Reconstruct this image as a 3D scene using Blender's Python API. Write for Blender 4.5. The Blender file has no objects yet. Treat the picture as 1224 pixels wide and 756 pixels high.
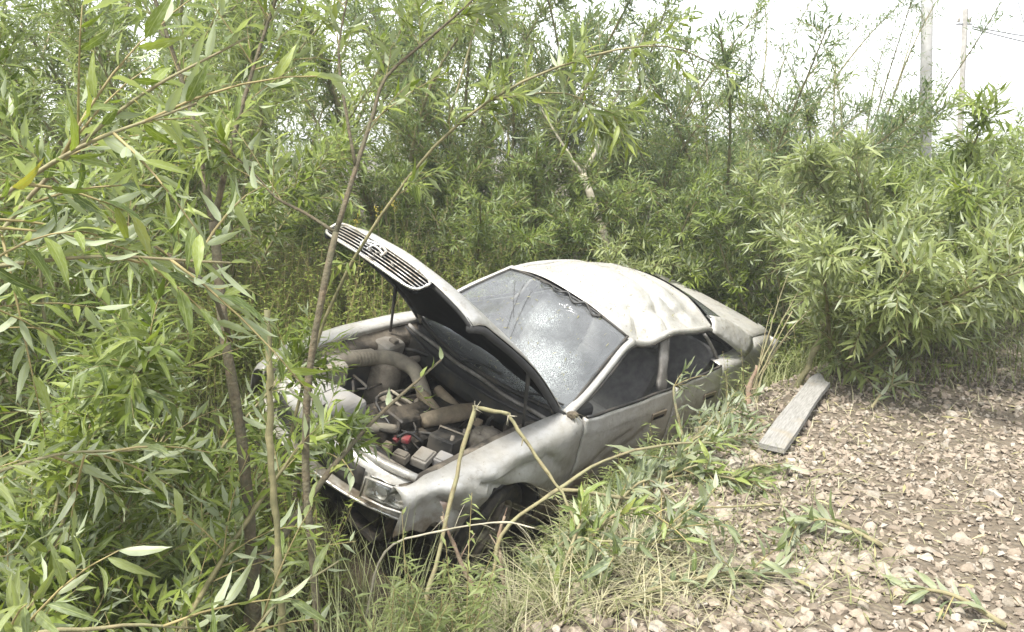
import bpy, bmesh, math, random
import numpy as np
from mathutils import Vector, Matrix, noise

R = math.radians
scene = bpy.context.scene
COL = scene.collection

# ------------------------------------------------------------------ camera
cam_d = bpy.data.cameras.new('camera')
cam = bpy.data.objects.new('camera', cam_d)
COL.objects.link(cam)
cam.location = (0, 0, 1.65)
cam.rotation_euler = (R(90 - 12), 0, 0)
cam_d.sensor_width = 36.0
cam_d.lens = 36.0 * 950 / 1224
cam_d.clip_start = 0.05
cam_d.clip_end = 2000
scene.camera = cam

# ------------------------------------------------------------------ sky, sun, exposure
SUN_EL, SUN_AZ = 64, 220          # azimuth measured from +Y towards +X
w = bpy.data.worlds.new('World')
scene.world = w
w.use_nodes = True
nt = w.node_tree
nt.nodes.clear()
sky = nt.nodes.new('ShaderNodeTexSky')
sky.sky_type = 'NISHITA'
sky.sun_disc = False
sky.sun_elevation = R(SUN_EL)
sky.sun_rotation = R(SUN_AZ)
sky.air_density = 1.0
sky.dust_density = 1.2
sky.ozone_density = 0.4
hs = nt.nodes.new('ShaderNodeHueSaturation')
hs.inputs['Saturation'].default_value = 0.18
bg = nt.nodes.new('ShaderNodeBackground')
bg.inputs['Strength'].default_value = 0.15
wo = nt.nodes.new('ShaderNodeOutputWorld')
nt.links.new(sky.outputs[0], hs.inputs['Color'])
nt.links.new(hs.outputs[0], bg.inputs['Color'])
nt.links.new(bg.outputs[0], wo.inputs['Surface'])

sd = bpy.data.lights.new('sun', 'SUN')
sd.energy = 2.6
sd.angle = R(11)
sd.color = (1.0, 0.96, 0.89)
sun = bpy.data.objects.new('sun', sd)
COL.objects.link(sun)
_d = Vector((math.sin(R(SUN_AZ)) * math.cos(R(SUN_EL)), math.cos(R(SUN_AZ)) * math.cos(R(SUN_EL)), math.sin(R(SUN_EL))))
sun.rotation_euler = _d.to_track_quat('Z', 'Y').to_euler()
sun.location = (-6, -8, 20)

scene.view_settings.view_transform = 'Standard'
scene.view_settings.look = 'None'
scene.view_settings.exposure = 1.88
scene.view_settings.gamma = 1.0
scene.cycles.max_bounces = 6
scene.cycles.diffuse_bounces = 3
scene.cycles.glossy_bounces = 3
scene.cycles.transmission_bounces = 4
scene.cycles.transparent_max_bounces = 6

# ------------------------------------------------------------------ small node helpers
class NT:
    def __init__(self, name):
        self.m = bpy.data.materials.new(name)
        self.m.use_nodes = True
        self.t = self.m.node_tree
        self.t.nodes.clear()
        self.out = self.t.nodes.new('ShaderNodeOutputMaterial')
    def n(self, typ, **kw):
        nd = self.t.nodes.new(typ)
        for k, v in kw.items():
            setattr(nd, k, v)
        return nd
    def l(self, a, b):
        self.t.links.new(a, b)
    def noise(self, scale, detail=4, rough=0.55, vec=None):
        nd = self.n('ShaderNodeTexNoise')
        nd.inputs['Scale'].default_value = scale
        nd.inputs['Detail'].default_value = detail
        nd.inputs['Roughness'].default_value = rough
        if vec is None:
            if not hasattr(self, 'tc'):
                self.tc = self.n('ShaderNodeTexCoord')
            vec = self.tc.outputs['Object']
        self.l(vec, nd.inputs['Vector'])
        return nd.outputs['Fac']
    def ramp(self, fac, stops):
        nd = self.n('ShaderNodeValToRGB')
        el = nd.color_ramp.elements
        while len(el) < len(stops):
            el.new(0.5)
        for e, (p, c) in zip(el, stops):
            e.position = p
            e.color = (*c, 1) if len(c) == 3 else c
        self.l(fac, nd.inputs['Fac'])
        return nd.outputs['Color']
    def mix(self, fac, a, b, mode='MIX'):
        nd = self.n('ShaderNodeMix')
        nd.data_type = 'RGBA'
        nd.blend_type = mode
        for sock, v in ((nd.inputs[0], fac), (nd.inputs[6], a), (nd.inputs[7], b)):
            if isinstance(v, (int, float)):
                sock.default_value = v
            elif isinstance(v, tuple):
                sock.default_value = (*v, 1) if len(v) == 3 else v
            else:
                self.l(v, sock)
        return nd.outputs[2]
    def pbr(self, **kw):
        nd = self.n('ShaderNodeBsdfPrincipled')
        for k, v in kw.items():
            s = nd.inputs[k.replace('_', ' ')]
            if isinstance(v, (int, float)):
                s.default_value = v
            elif isinstance(v, tuple):
                s.default_value = (*v, 1) if len(v) == 3 and s.type == 'RGBA' else v
            else:
                self.l(v, s)
        return nd
    def bump(self, fac, strength, dist=0.01):
        nd = self.n('ShaderNodeBump')
        nd.inputs['Strength'].default_value = strength
        nd.inputs['Distance'].default_value = dist
        self.l(fac, nd.inputs['Height'])
        return nd.outputs['Normal']
    def done(self, sh):
        self.l(sh, self.out.inputs['Surface'])
        return self.m

def simple(name, c1, c2, scale=8, rough=0.6, metal=0.0, bump=0.0, bscale=40, dust=None, dustamt=0.5, spec=0.5):
    t = NT(name)
    f = t.noise(scale, 5)
    col = t.ramp(f, [(0.35, c1), (0.65, c2)])
    rg = rough
    if dust is not None:
        d = t.noise(scale * 0.6 + 1.3, 6, 0.7)
        dm = t.ramp(d, [(0.5 - dustamt * 0.35, (0, 0, 0)), (0.62, (1, 1, 1))])
        col = t.mix(dm, col, dust)
        mr = t.n('ShaderNodeMapRange')
        mr.inputs[3].default_value = rough
        mr.inputs[4].default_value = 0.9
        t.l(dm, mr.inputs[0])
        rg = mr.outputs[0]
    kw = dict(Base_Color=col, Roughness=rg, Metallic=metal)
    if bump:
        kw['Normal'] = t.bump(t.noise(bscale, 5), bump)
    p = t.pbr(**kw)
    p.inputs['Specular IOR Level'].default_value = spec
    return t.done(p.outputs[0])

def leaf_material(name, top, under, single=False, trans=0.32):
    """top: three colours dark -> light, under: colour of the leaf's underside"""
    t = NT(name)
    if single:
        oi = t.n('ShaderNodeObjectInfo')
        fac = oi.outputs['Random']
    else:
        at = t.n('ShaderNodeAttribute')
        at.attribute_name = 'tint'
        fac = at.outputs['Fac']
    col = t.ramp(fac, [(0.0, top[0]), (0.5, top[1]), (0.975, top[2]), (1.0, top[3] if len(top) > 3 else top[2])])
    geo = t.n('ShaderNodeNewGeometry')
    um = t.mix(0.75, col, under)
    c = t.mix(geo.outputs['Backfacing'], col, um)
    if single:
        # pale midrib and fine blotches on the big leaves
        tc = t.n('ShaderNodeTexCoord')
        sp = t.n('ShaderNodeSeparateXYZ')
        t.l(tc.outputs['Object'], sp.inputs[0])
        ab = t.n('ShaderNodeMath', operation='ABSOLUTE')
        t.l(sp.outputs['Y'], ab.inputs[0])
        rib = t.ramp(ab.outputs[0], [(0.0, (1, 1, 1)), (0.05, (0, 0, 0))])
        c = t.mix(rib, c, (0.24, 0.28, 0.10))
        nz = t.noise(9, 4, 0.6, tc.outputs['Object'])
        c = t.mix(t.ramp(nz, [(0.45, (0, 0, 0)), (0.8, (0.5, 0.5, 0.5))]), c, under)
    p = t.pbr(Base_Color=c, Roughness=0.5)
    p.inputs['Specular IOR Level'].default_value = 0.4
    tr = t.n('ShaderNodeBsdfTranslucent')
    t.l(t.mix(1.0, c, (1.25, 1.35, 0.55), 'MULTIPLY'), tr.inputs['Color'])
    mx = t.n('ShaderNodeMixShader')
    mx.inputs[0].default_value = trans
    t.l(p.outputs[0], mx.inputs[1])
    t.l(tr.outputs[0], mx.inputs[2])
    return t.done(mx.outputs[0])

OSIER = [(0.055, 0.085, 0.014), (0.13, 0.172, 0.026), (0.20, 0.235, 0.045), (0.30, 0.25, 0.045)]
M = {}
M['leaf_near'] = leaf_material('willow_leaf', OSIER, (0.30, 0.335, 0.235))
M['leaf_near_1'] = leaf_material('willow_leaf_single', OSIER, (0.30, 0.335, 0.235), single=True)
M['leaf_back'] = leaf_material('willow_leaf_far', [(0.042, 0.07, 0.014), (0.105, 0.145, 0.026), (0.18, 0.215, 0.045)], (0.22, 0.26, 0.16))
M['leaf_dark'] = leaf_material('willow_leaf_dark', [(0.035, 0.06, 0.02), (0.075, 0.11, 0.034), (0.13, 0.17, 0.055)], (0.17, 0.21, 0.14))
M['leaf_pale'] = leaf_material('osier_leaf_pale', [(0.085, 0.115, 0.035), (0.165, 0.195, 0.065), (0.245, 0.275, 0.115)], (0.32, 0.35, 0.25))
M['leaf_pale_1'] = leaf_material('osier_leaf_pale_single', [(0.085, 0.115, 0.035), (0.165, 0.195, 0.065), (0.245, 0.275, 0.115)], (0.32, 0.35, 0.25), single=True)
M['herb'] = leaf_material('herb_leaf', [(0.085, 0.125, 0.024), (0.16, 0.20, 0.04), (0.25, 0.27, 0.06), (0.38, 0.33, 0.07)], (0.2, 0.24, 0.12))
M['cut_leaf'] = leaf_material('wilting_leaf_single', [(0.07, 0.10, 0.045), (0.14, 0.17, 0.085), (0.22, 0.24, 0.14)], (0.30, 0.32, 0.24), single=True)
M['grass'] = leaf_material('grass_blade', [(0.07, 0.105, 0.022), (0.13, 0.165, 0.04), (0.20, 0.21, 0.07), (0.32, 0.28, 0.14)], (0.2, 0.21, 0.1), trans=0.25)
M['litter'] = leaf_material('litter_leaf', [(0.12, 0.12, 0.05), (0.22, 0.2, 0.09), (0.36, 0.31, 0.18)], (0.3, 0.28, 0.18), trans=0.1)
M['bark'] = simple('bark_brown', (0.045, 0.034, 0.02), (0.12, 0.09, 0.052), 34, 0.85, bump=0.9, bscale=70, dust=(0.085, 0.078, 0.045), dustamt=0.4)
M['bark_green'] = simple('bark_green', (0.09, 0.085, 0.035), (0.20, 0.175, 0.085), 18, 0.75, bump=0.3, bscale=70)
M['bark_pale'] = simple('bark_pale', (0.22, 0.2, 0.14), (0.36, 0.33, 0.25), 14, 0.8, bump=0.3)
M['twig'] = simple('twig_bark', (0.16, 0.13, 0.05), (0.28, 0.23, 0.10), 12, 0.7)
M['stick_tan'] = simple('dry_stick_tan', (0.12, 0.096, 0.05), (0.22, 0.18, 0.095), 26, 0.8, bump=0.5, dust=(0.2, 0.19, 0.10), dustamt=0.4)
M['stick_red'] = simple('dry_stick_red', (0.10, 0.058, 0.036), (0.19, 0.12, 0.08), 22, 0.85, bump=0.6, dust=(0.2, 0.16, 0.11), dustamt=0.3)

# ------------------------------------------------------------------ object helpers
def link(o, parent=None):
    COL.objects.link(o)
    if parent is not None:
        o.parent = parent
    return o

def tag(o, label=None, cat=None, group=None, kind=None):
    if label: o['label'] = label
    if cat: o['category'] = cat
    if group: o['group'] = group
    if kind: o['kind'] = kind
    return o

def empty(name, loc, label=None, cat=None, group=None):
    o = bpy.data.objects.new(name, None)
    o.location = loc
    o.empty_display_size = 0.2
    link(o)
    return tag(o, label, cat, group)

def mesh_from(name, V, F, mat, smooth=True):
    me = bpy.data.meshes.new(name)
    me.from_pydata([tuple(map(float, v)) for v in V], [], F)
    me.validate()
    if mat is not None:
        me.materials.append(mat)
    if smooth:
        me.polygons.foreach_set('use_smooth', [True] * len(me.polygons))
    me.update()
    return me

def obj(name, V, F, mat, parent=None, smooth=True):
    return link(bpy.data.objects.new(name, mesh_from(name, V, F, mat, smooth)), parent)

def fast_mesh(name, V, T, mat, tint=None, smooth=True):
    """triangle soup from numpy arrays"""
    me = bpy.data.meshes.new(name)
    V = np.ascontiguousarray(V, dtype=np.float32)
    T = np.ascontiguousarray(T, dtype=np.int32)
    me.vertices.add(len(V))
    me.vertices.foreach_set('co', V.ravel())
    me.loops.add(T.size)
    me.loops.foreach_set('vertex_index', T.ravel())
    me.polygons.add(len(T))
    me.polygons.foreach_set('loop_start', np.arange(0, T.size, 3, dtype=np.int32))
    try:
        me.polygons.foreach_set('loop_total', np.full(len(T), 3, dtype=np.int32))
    except Exception:
        pass
    me.polygons.foreach_set('use_smooth', np.full(len(T), smooth))
    if tint is not None:
        a = me.attributes.new('tint', 'FLOAT', 'POINT')
        a.data.foreach_set('value', np.ascontiguousarray(tint, dtype=np.float32))
    me.materials.append(mat)
    me.update(calc_edges=True)
    return me

def nrm(a):
    return a / (np.linalg.norm(a, axis=-1, keepdims=True) + 1e-9)

def frames(pts):
    pts = np.asarray(pts, float)
    tg = np.gradient(pts, axis=0)
    tg = nrm(tg)
    ref = np.array([0, 0, 1.0]) if abs(tg[0][2]) < 0.9 else np.array([1.0, 0, 0])
    n = nrm(np.cross(tg[0], ref))
    N = [n]
    for i in range(1, len(pts)):
        n = N[-1] - tg[i] * np.dot(N[-1], tg[i])
        N.append(nrm(n))
    N = np.array(N)
    return pts, tg, N, np.cross(tg, N)

def smooth_path(pts, sub=4):
    """Catmull-Rom resampling"""
    P = np.asarray(pts, float)
    if len(P) < 3:
        return np.array([P[0] + (P[-1] - P[0]) * t for t in np.linspace(0, 1, sub + 1)])
    Q = np.vstack([2 * P[0] - P[1], P, 2 * P[-1] - P[-2]])
    out = []
    for i in range(1, len(Q) - 2):
        p0, p1, p2, p3 = Q[i - 1], Q[i], Q[i + 1], Q[i + 2]
        for k in range(sub):
            t = k / sub
            out.append(0.5 * ((2 * p1) + (-p0 + p2) * t + (2 * p0 - 5 * p1 + 4 * p2 - p3) * t * t + (-p0 + 3 * p1 - 3 * p2 + p3) * t ** 3))
    out.append(P[-1])
    return np.array(out)

def tube_geo(pts, rad, seg=8, cap=True, wob=0.0, rng=None):
    pts, tg, N, B = frames(pts)
    n = len(pts)
    rad = np.broadcast_to(np.asarray(rad, float), (n,)) if np.ndim(rad) == 0 or len(np.atleast_1d(rad)) == n else np.interp(np.linspace(0, 1, n), np.linspace(0, 1, len(rad)), rad)
    V, F = [], []
    for i in range(n):
        for k in range(seg):
            a = 2 * math.pi * k / seg
            r = rad[i]
            if wob:
                r *= 1 + wob * (rng.random() - 0.5)
            V.append(pts[i] + r * (math.cos(a) * N[i] + math.sin(a) * B[i]))
    for i in range(n - 1):
        for k in range(seg):
            a, b = i * seg + k, i * seg + (k + 1) % seg
            F.append((a, b, b + seg, a + seg))
    if cap:
        F.append(tuple(range(seg - 1, -1, -1)))
        F.append(tuple(range((n - 1) * seg, n * seg)))
    return V, F

def tube(name, pts, rad, mat, parent=None, seg=8, sub=4, wob=0.0, rng=None, sm=True):
    P = smooth_path(pts, sub) if sm else np.asarray(pts, float)
    V, F = tube_geo(P, rad, seg, True, wob, rng)
    return obj(name, V, F, mat, parent)

def grid_geo(P):
    P = np.asarray(P, float)
    nu, nv = P.shape[:2]
    V = P.reshape(-1, 3)
    F = [(i * nv + j, (i + 1) * nv + j, (i + 1) * nv + j + 1, i * nv + j + 1) for i in range(nu - 1) for j in range(nv - 1)]
    return V, F

def panel(name, P, mat, parent, ref, thick=0.012, flipy=False):
    """curved sheet-metal panel; ref = a direction pointing outwards"""
    P = np.array(P, float)
    ref = np.array(ref, float)
    if flipy:
        P[..., 1] *= -1
        ref = ref * np.array([1, -1, 1])
    V, F = grid_geo(P)
    s = 0
    for f in F[:: max(1, len(F) // 60)]:
        a, b, c, d = (V[i] for i in f)
        s += np.dot(np.cross(c - a, d - b), ref)
    if s < 0:
        F = [tuple(reversed(f)) for f in F]
    o = obj(name, V, F, mat, parent)
    if thick:
        md = o.modifiers.new('thickness', 'SOLIDIFY')
        md.thickness = thick
        md.offset = -1
        md.use_even_offset = False
    return o

def box(name, c, s, mat, parent=None, rot=(0, 0, 0), bevel=0.01, segs=2, taper=1.0):
    bm = bmesh.new()
    bmesh.ops.create_cube(bm, size=1)
    for v in bm.verts:
        k = taper if v.co.z > 0 else 1.0
        v.co = Vector((v.co.x * s[0] * k, v.co.y * s[1] * k, v.co.z * s[2]))
    if bevel:
        bmesh.ops.bevel(bm, geom=bm.edges[:], offset=min(bevel, min(s) * 0.45), segments=segs, affect='EDGES', profile=0.6)
    me = bpy.data.meshes.new(name)
    bm.to_mesh(me)
    bm.free()
    me.materials.append(mat)
    me.polygons.foreach_set('use_smooth', [False] * len(me.polygons))
    o = link(bpy.data.objects.new(name, me), parent)
    o.location = c
    o.rotation_euler = rot
    return o

def lathe_geo(prof, seg=28):
    """profile of (radius, axial) revolved about Y"""
    V, F = [], []
    n = len(prof)
    for k in range(seg):
        a = 2 * math.pi * k / seg
        for r, y in prof:
            V.append((r * math.cos(a), y, r * math.sin(a)))
    for k in range(seg):
        for i in range(n - 1):
            a, b = k * n + i, ((k + 1) % seg) * n + i
            F.append((a, a + 1, b + 1, b))
    return V, F

# ------------------------------------------------------------------ terrain
EDGE = np.array([(-4.6, -5.0), (-1.7, -0.9), (-0.62, 1.0), (0.25, 2.7), (1.3, 4.6), (1.9, 5.45), (3.0, 6.4), (5.5, 8.1), (12, 11.6), (40, 24), (160, 72)])
PROF_D = np.array([-400, 0, 0.3, 0.7, 1.0, 1.3, 2.4, 2.7, 4.0, 6.0, 400])
PROF_Z = np.array([0, 0, -0.22, -0.78, -1.0, -0.85, -0.55, -0.39, -0.08, 0.08, 0.3])

def edge_dist(x, y):
    """distance from the gravel's edge, positive on the ditch side"""
    x = np.asarray(x, float); y = np.asarray(y, float)
    best = np.full(x.shape, 1e9); sg = np.ones(x.shape)
    for (ax, ay), (bx, by) in zip(EDGE[:-1], EDGE[1:]):
        dx, dy = bx - ax, by - ay
        t = np.clip(((x - ax) * dx + (y - ay) * dy) / (dx * dx + dy * dy), 0, 1)
        px, py = ax + t * dx, ay + t * dy
        d = np.hypot(x - px, y - py)
        c = dx * (y - ay) - dy * (x - ax)
        m = d < best - 1e-9
        best = np.where(m, d, best); sg = np.where(m, np.where(c > 0, 1, -1), sg)
    return best * sg

def ground_z(x, y):
    x = np.asarray(x, float); y = np.asarray(y, float)
    d = edge_dist(x, y)
    z = np.interp(d, PROF_D, PROF_Z)
    n = 0.035 * np.sin(2.1 * x + 1.3 * y) * np.sin(1.7 * y - 0.6 * x + 1) + 0.018 * np.sin(5.3 * x - 2.2 * y) * np.sin(4.1 * y + 1.9 * x)
    return z + n * np.clip(d * 0.8 + 0.35, 0.3, 1.0)

def gz(x, y):
    return float(ground_z(np.array([x]), np.array([y]))[0])

t = NT('ditch_soil')
f = t.noise(3.5, 6)
c = t.ramp(f, [(0.3, (0.035, 0.027, 0.016)), (0.55, (0.075, 0.06, 0.035)), (0.75, (0.10, 0.10, 0.04))])
M['soil'] = t.done(t.pbr(Base_Color=c, Roughness=0.95, Normal=t.bump(t.noise(30, 6), 0.8, 0.03)).outputs[0])
t = NT('gravel_bed')
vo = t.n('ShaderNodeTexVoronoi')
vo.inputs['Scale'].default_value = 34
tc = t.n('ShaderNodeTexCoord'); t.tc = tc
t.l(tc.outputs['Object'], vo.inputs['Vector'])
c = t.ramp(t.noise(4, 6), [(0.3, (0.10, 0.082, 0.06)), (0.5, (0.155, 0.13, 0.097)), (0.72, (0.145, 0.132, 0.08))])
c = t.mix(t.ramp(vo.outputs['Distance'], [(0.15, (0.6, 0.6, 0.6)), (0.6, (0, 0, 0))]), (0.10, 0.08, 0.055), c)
M['gravel'] = t.done(t.pbr(Base_Color=c, Roughness=0.95, Normal=t.bump(vo.outputs['Distance'], 0.9, 0.02)).outputs[0])

def axis(fine0, fine1, step, lo, hi):
    a = list(np.arange(fine0, fine1 + 1e-6, step))
    s = step
    v = fine0
    while v > lo:
        s *= 1.35; v -= s; a.insert(0, v)
    s = step; v = fine1
    while v < hi:
        s *= 1.35; v += s; a.append(v)
    return np.array(a)
gx, gy = axis(-5, 8, 0.12, -300, 300), axis(-1, 12, 0.12, -60, 700)
GX, GY = np.meshgrid(gx, gy, indexing='ij')
GZ = ground_z(GX, GY)
V, F = grid_geo(np.dstack([GX, GY, GZ]))
ground = obj('ground', V, F, M['soil'])
tag(ground, 'dark soil of the ditch and the field beyond', None, None, 'structure')

# gravel sheet: the cells on the camera side of the edge
gx, gy = np.arange(-3.0, 14, 0.11), np.arange(-2.5, 16, 0.11)
GX, GY = np.meshgrid(gx, gy, indexing='ij')
rg = np.random.default_rng(5)
GD = edge_dist(GX, GY)
GZ = ground_z(GX, GY) + 0.006 + rg.random(GX.shape) * 0.004
keep = GD + 0.12 * np.sin(GX * 5) * np.sin(GY * 4.3) < 0.18
idx = -np.ones(GX.shape, int); V = []
for i in range(len(gx)):
    for j in range(len(gy)):
        idx[i, j] = i * len(gy) + j
V = np.dstack([GX, GY, GZ]).reshape(-1, 3)
F = [(idx[i, j], idx[i + 1, j], idx[i + 1, j + 1], idx[i, j + 1]) for i in range(len(gx) - 1) for j in range(len(gy) - 1)
     if keep[i, j] and keep[i + 1, j] and keep[i, j + 1] and keep[i + 1, j + 1]]
used = np.unique(np.array(F).ravel()); remap = -np.ones(len(V), int); remap[used] = np.arange(len(used))
gravel = obj('gravel_road', V[used], [tuple(int(remap[k]) for k in f) for f in F], M['gravel'])
tag(gravel, 'stony gravel roadside along the ditch', None, None, 'structure')

# ------------------------------------------------------------------ stones
def stone_mat(name):
    t = NT(name)
    oi = t.n('ShaderNodeObjectInfo')
    at = t.n('ShaderNodeAttribute'); at.attribute_name = 'tint'
    ad = t.n('ShaderNodeMath', operation='ADD'); t.l(oi.outputs['Random'], ad.inputs[0]); t.l(at.outputs['Fac'], ad.inputs[1])
    fr = t.n('ShaderNodeMath', operation='FRACT'); t.l(ad.outputs[0], fr.inputs[0])
    c = t.ramp(fr.outputs[0], [(0.0, (0.12, 0.096, 0.07)), (0.3, (0.23, 0.185, 0.14)), (0.6, (0.30, 0.245, 0.19)), (0.85, (0.22, 0.195, 0.155)), (1.0, (0.36, 0.32, 0.27))])
    g = t.n('ShaderNodeNewGeometry')
    c = t.mix(t.ramp(t.noise(40, 5, 0.6, g.outputs['Position']), [(0.4, (0, 0, 0)), (0.75, (0.8, 0.8, 0.8))]), c, (0.12, 0.10, 0.072))
    return t.done(t.pbr(Base_Color=c, Roughness=0.9, Normal=t.bump(t.noise(90, 4, 0.6, g.outputs['Position']), 0.5, 0.006)).outputs[0])
M['stone'] = stone_mat('stone')

def ico(sub):
    bm = bmesh.new()
    bmesh.ops.create_icosphere(bm, subdivisions=sub, radius=1)
    bm.verts.ensure_lookup_table()
    V = np.array([v.co[:] for v in bm.verts]); T = np.array([[v.index for v in f.verts] for f in bm.faces])
    bm.free()
    return V, T
ICO1, ICO2 = ico(1), ico(2)

def rand_rot(rng, n):
    q = nrm(rng.normal(size=(n, 4)))
    a, b, c, d = q.T
    return np.stack([np.stack([1 - 2 * (c * c + d * d), 2 * (b * c - a * d), 2 * (b * d + a * c)], -1),
                     np.stack([2 * (b * c + a * d), 1 - 2 * (b * b + d * d), 2 * (c * d - a * b)], -1),
                     np.stack([2 * (b * d - a * c), 2 * (c * d + a * b), 1 - 2 * (b * b + c * c)], -1)], 1)

def make_stones():
    rng = np.random.default_rng(11)
    pts = []
    for (x0, x1, y0, y1, n, s0, s1) in [(-0.2, 3.0, 2.3, 4.2, 9000, .0075, .025), (0.4, 4.4, 4.0, 6.6, 9000, .009, .027), (1.5, 8.5, 6.2, 10.5, 6500, .012, .032), (-1.0, 3.6, 0.6, 2.3, 3200, .009, .026), (3.0, 5.2, 2.3, 4.4, 2200, .009, .026)]:
        x = rng.uniform(x0, x1, n); y = rng.uniform(y0, y1, n)
        s = s0 + (s1 - s0) * rng.random(n) ** 2.6
        pts.append(np.c_[x, y, s])
    # crumbled bank below the edge
    n = 700; x = rng.uniform(0.0, 1.6, n); y = rng.uniform(2.6, 5.0, n); pts.append(np.c_[x, y, .010 + .022 * rng.random(n) ** 2])
    P = np.vstack(pts)
    d = edge_dist(P[:, 0], P[:, 1])
    P = P[d < 0.08 + 0.4 * rng.random(len(P)) ** 3]
    pat = .5 + .5 * np.sin(2.3 * P[:, 0] + 1.1 * np.sin(1.9 * P[:, 1])) * np.sin(2.9 * P[:, 1] - .7 * P[:, 0])
    P = P[rng.random(len(P)) < .72 + .5 * pat]
    nb = 34
    P = np.vstack([P, np.c_[rng.uniform(.4, 3.0, nb), rng.uniform(2.5, 5.5, nb), rng.uniform(.026, .042, nb)]])
    P = P[edge_dist(P[:, 0], P[:, 1]) < .45]
    z = ground_z(P[:, 0], P[:, 1]) + 0.011
    depth = P[:, 1]
    inview = np.abs(P[:, 0] / np.maximum(depth, .1)) < 0.72
    show = np.where(inview & (depth > 2.4), P[:, 2] / depth, 0)
    order = np.argsort(-show)
    big, rest = order[:300], order[300:]
    # the stones that show largest, one object each
    variants = []
    for k in range(9):
        V, T = ICO2
        V = V.copy()
        for i, v in enumerate(V):
            nv = noise.noise(Vector(v) * 1.1 + Vector((k * 7.3, 0, 0)))
            V[i] = v * (1 + 0.45 * nv)
        # chip a few flat facets
        for _ in range(5):
            pn = nrm(rng.normal(size=3)); lim = rng.uniform(0.55, 0.85)
            dd = V @ pn
            V -= np.where(dd > lim, dd - lim, 0)[:, None] * pn
        variants.append(fast_mesh('stone', V, T, M['stone'], smooth=False))
    for i in big:
        o = bpy.data.objects.new('stone', variants[int(rng.integers(9))])
        s = P[i, 2] * 1.08
        o.scale = (s * rng.uniform(.9, 1.5), s * rng.uniform(.8, 1.2), s * rng.uniform(.5, .85))
        o.rotation_euler = (rng.uniform(-.35, .35), rng.uniform(-.35, .35), rng.uniform(0, 6.28))
        o.location = (P[i, 0], P[i, 1], z[i] + s * 0.22)
        link(o, gravel)
    # everything else as one mass
    V = np.array([(1, .1, 0), (-1, -.1, .1), (.15, 1, 0), (-.1, -1, .1), (.3, .2, 1), (-.35, -.25, .85), (0, 0, -1)], float)
    T = np.array([(0, 2, 4), (2, 1, 5), (2, 5, 4), (1, 3, 5), (3, 0, 4), (3, 4, 5), (2, 0, 6), (1, 2, 6), (3, 1, 6), (0, 3, 6)])
    n = len(rest)
    sc = np.stack([rng.uniform(.9, 1.5, n), rng.uniform(.8, 1.2, n), rng.uniform(.5, .85, n)], -1) * P[rest, 2][:, None]
    Vj = V[None] * (1 + rng.uniform(-.3, .3, (n, len(V), 1)))
    W = np.einsum('nij,nkj->nki', rand_rot(rng, n), Vj * sc[:, None, :])
    W[..., 2] *= 0.8
    W += np.stack([P[rest, 0], P[rest, 1], z[rest] + P[rest, 2] * .25], -1)[:, None]
    TT = T[None] + (np.arange(n) * len(V))[:, None, None]
    me = fast_mesh('small_stones', W.reshape(-1, 3), TT.reshape(-1, 3), M['stone'], np.repeat(rng.random(n), len(V)), smooth=False)
    o = link(bpy.data.objects.new('gravel_mass', me), gravel)
    o['kind'] = 'stuff'
make_stones()

# ------------------------------------------------------------------ the wrecked car (local axes: x forward, y left, z up)
t = NT('champagne_paint')
tc = t.n('ShaderNodeTexCoord'); t.tc = tc
sx = t.n('ShaderNodeSeparateXYZ'); t.l(tc.outputs['Object'], sx.inputs[0])
base = t.ramp(t.noise(1.5, 3), [(0.3, (0.44, 0.43, 0.405)), (0.7, (0.50, 0.49, 0.465))])
dn = t.noise(5.5, 7, 0.68)
dust = t.ramp(dn, [(0.40, (0, 0, 0)), (0.72, (0.85, 0.85, 0.85))])
col = t.mix(dust, base, (0.34, 0.315, 0.265))
zr = t.n('ShaderNodeMapRange'); t.l(sx.outputs['Z'], zr.inputs[0])
zr.inputs[1].default_value = 0.25; zr.inputs[2].default_value = 0.85; zr.inputs[3].default_value = 0.42; zr.inputs[4].default_value = -0.32
ad = t.n('ShaderNodeMath', operation='ADD'); t.l(zr.outputs[0], ad.inputs[0]); t.l(t.noise(3.2, 6, 0.65), ad.inputs[1])
mud = t.ramp(ad.outputs[0], [(0.52, (0, 0, 0)), (0.7, (0.9, 0.9, 0.9))])
col = t.mix(mud, col, (0.17, 0.13, 0.085))
st = t.n('ShaderNodeMapping'); st.inputs['Scale'].default_value = (1.5, 6, 22); st.inputs['Rotation'].default_value = (0.2, 0.35, 0.3)
t.l(tc.outputs['Object'], st.inputs[0])
scr = t.ramp(t.noise(6, 8, 0.75, st.outputs[0]), [(0.60, (0, 0, 0)), (0.66, (0.6, 0.6, 0.6)), (0.70, (0, 0, 0))])
col = t.mix(scr, col, (0.24, 0.21, 0.17))
fd = t.ramp(t.noise(17, 8, 0.72), [(0.53, (0, 0, 0)), (0.66, (0.75, 0.75, 0.75))])
fm = t.ramp(t.noise(2.1, 4, 0.6), [(0.42, (0.1, 0.1, 0.1)), (0.62, (1, 1, 1))])
col = t.mix(t.mix(1.0, fd, fm, 'MULTIPLY'), col, (0.20, 0.17, 0.12))
s2 = t.n('ShaderNodeMapping'); s2.inputs['Scale'].default_value = (30, 3, 2.0); s2.inputs['Rotation'].default_value = (0.5, -0.3, 0.5)
t.l(tc.outputs['Object'], s2.inputs[0])
sc2 = t.ramp(t.noise(5, 7, 0.75, s2.outputs[0]), [(0.63, (0, 0, 0)), (0.67, (0.55, 0.55, 0.55)), (0.71, (0, 0, 0))])
col = t.mix(sc2, col, (0.62, 0.61, 0.58))
spk = t.ramp(t.noise(60, 3, 0.6), [(0.66, (0, 0, 0)), (0.72, (0.7, 0.7, 0.7))])
col = t.mix(spk, col, (0.24, 0.2, 0.13))
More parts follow.
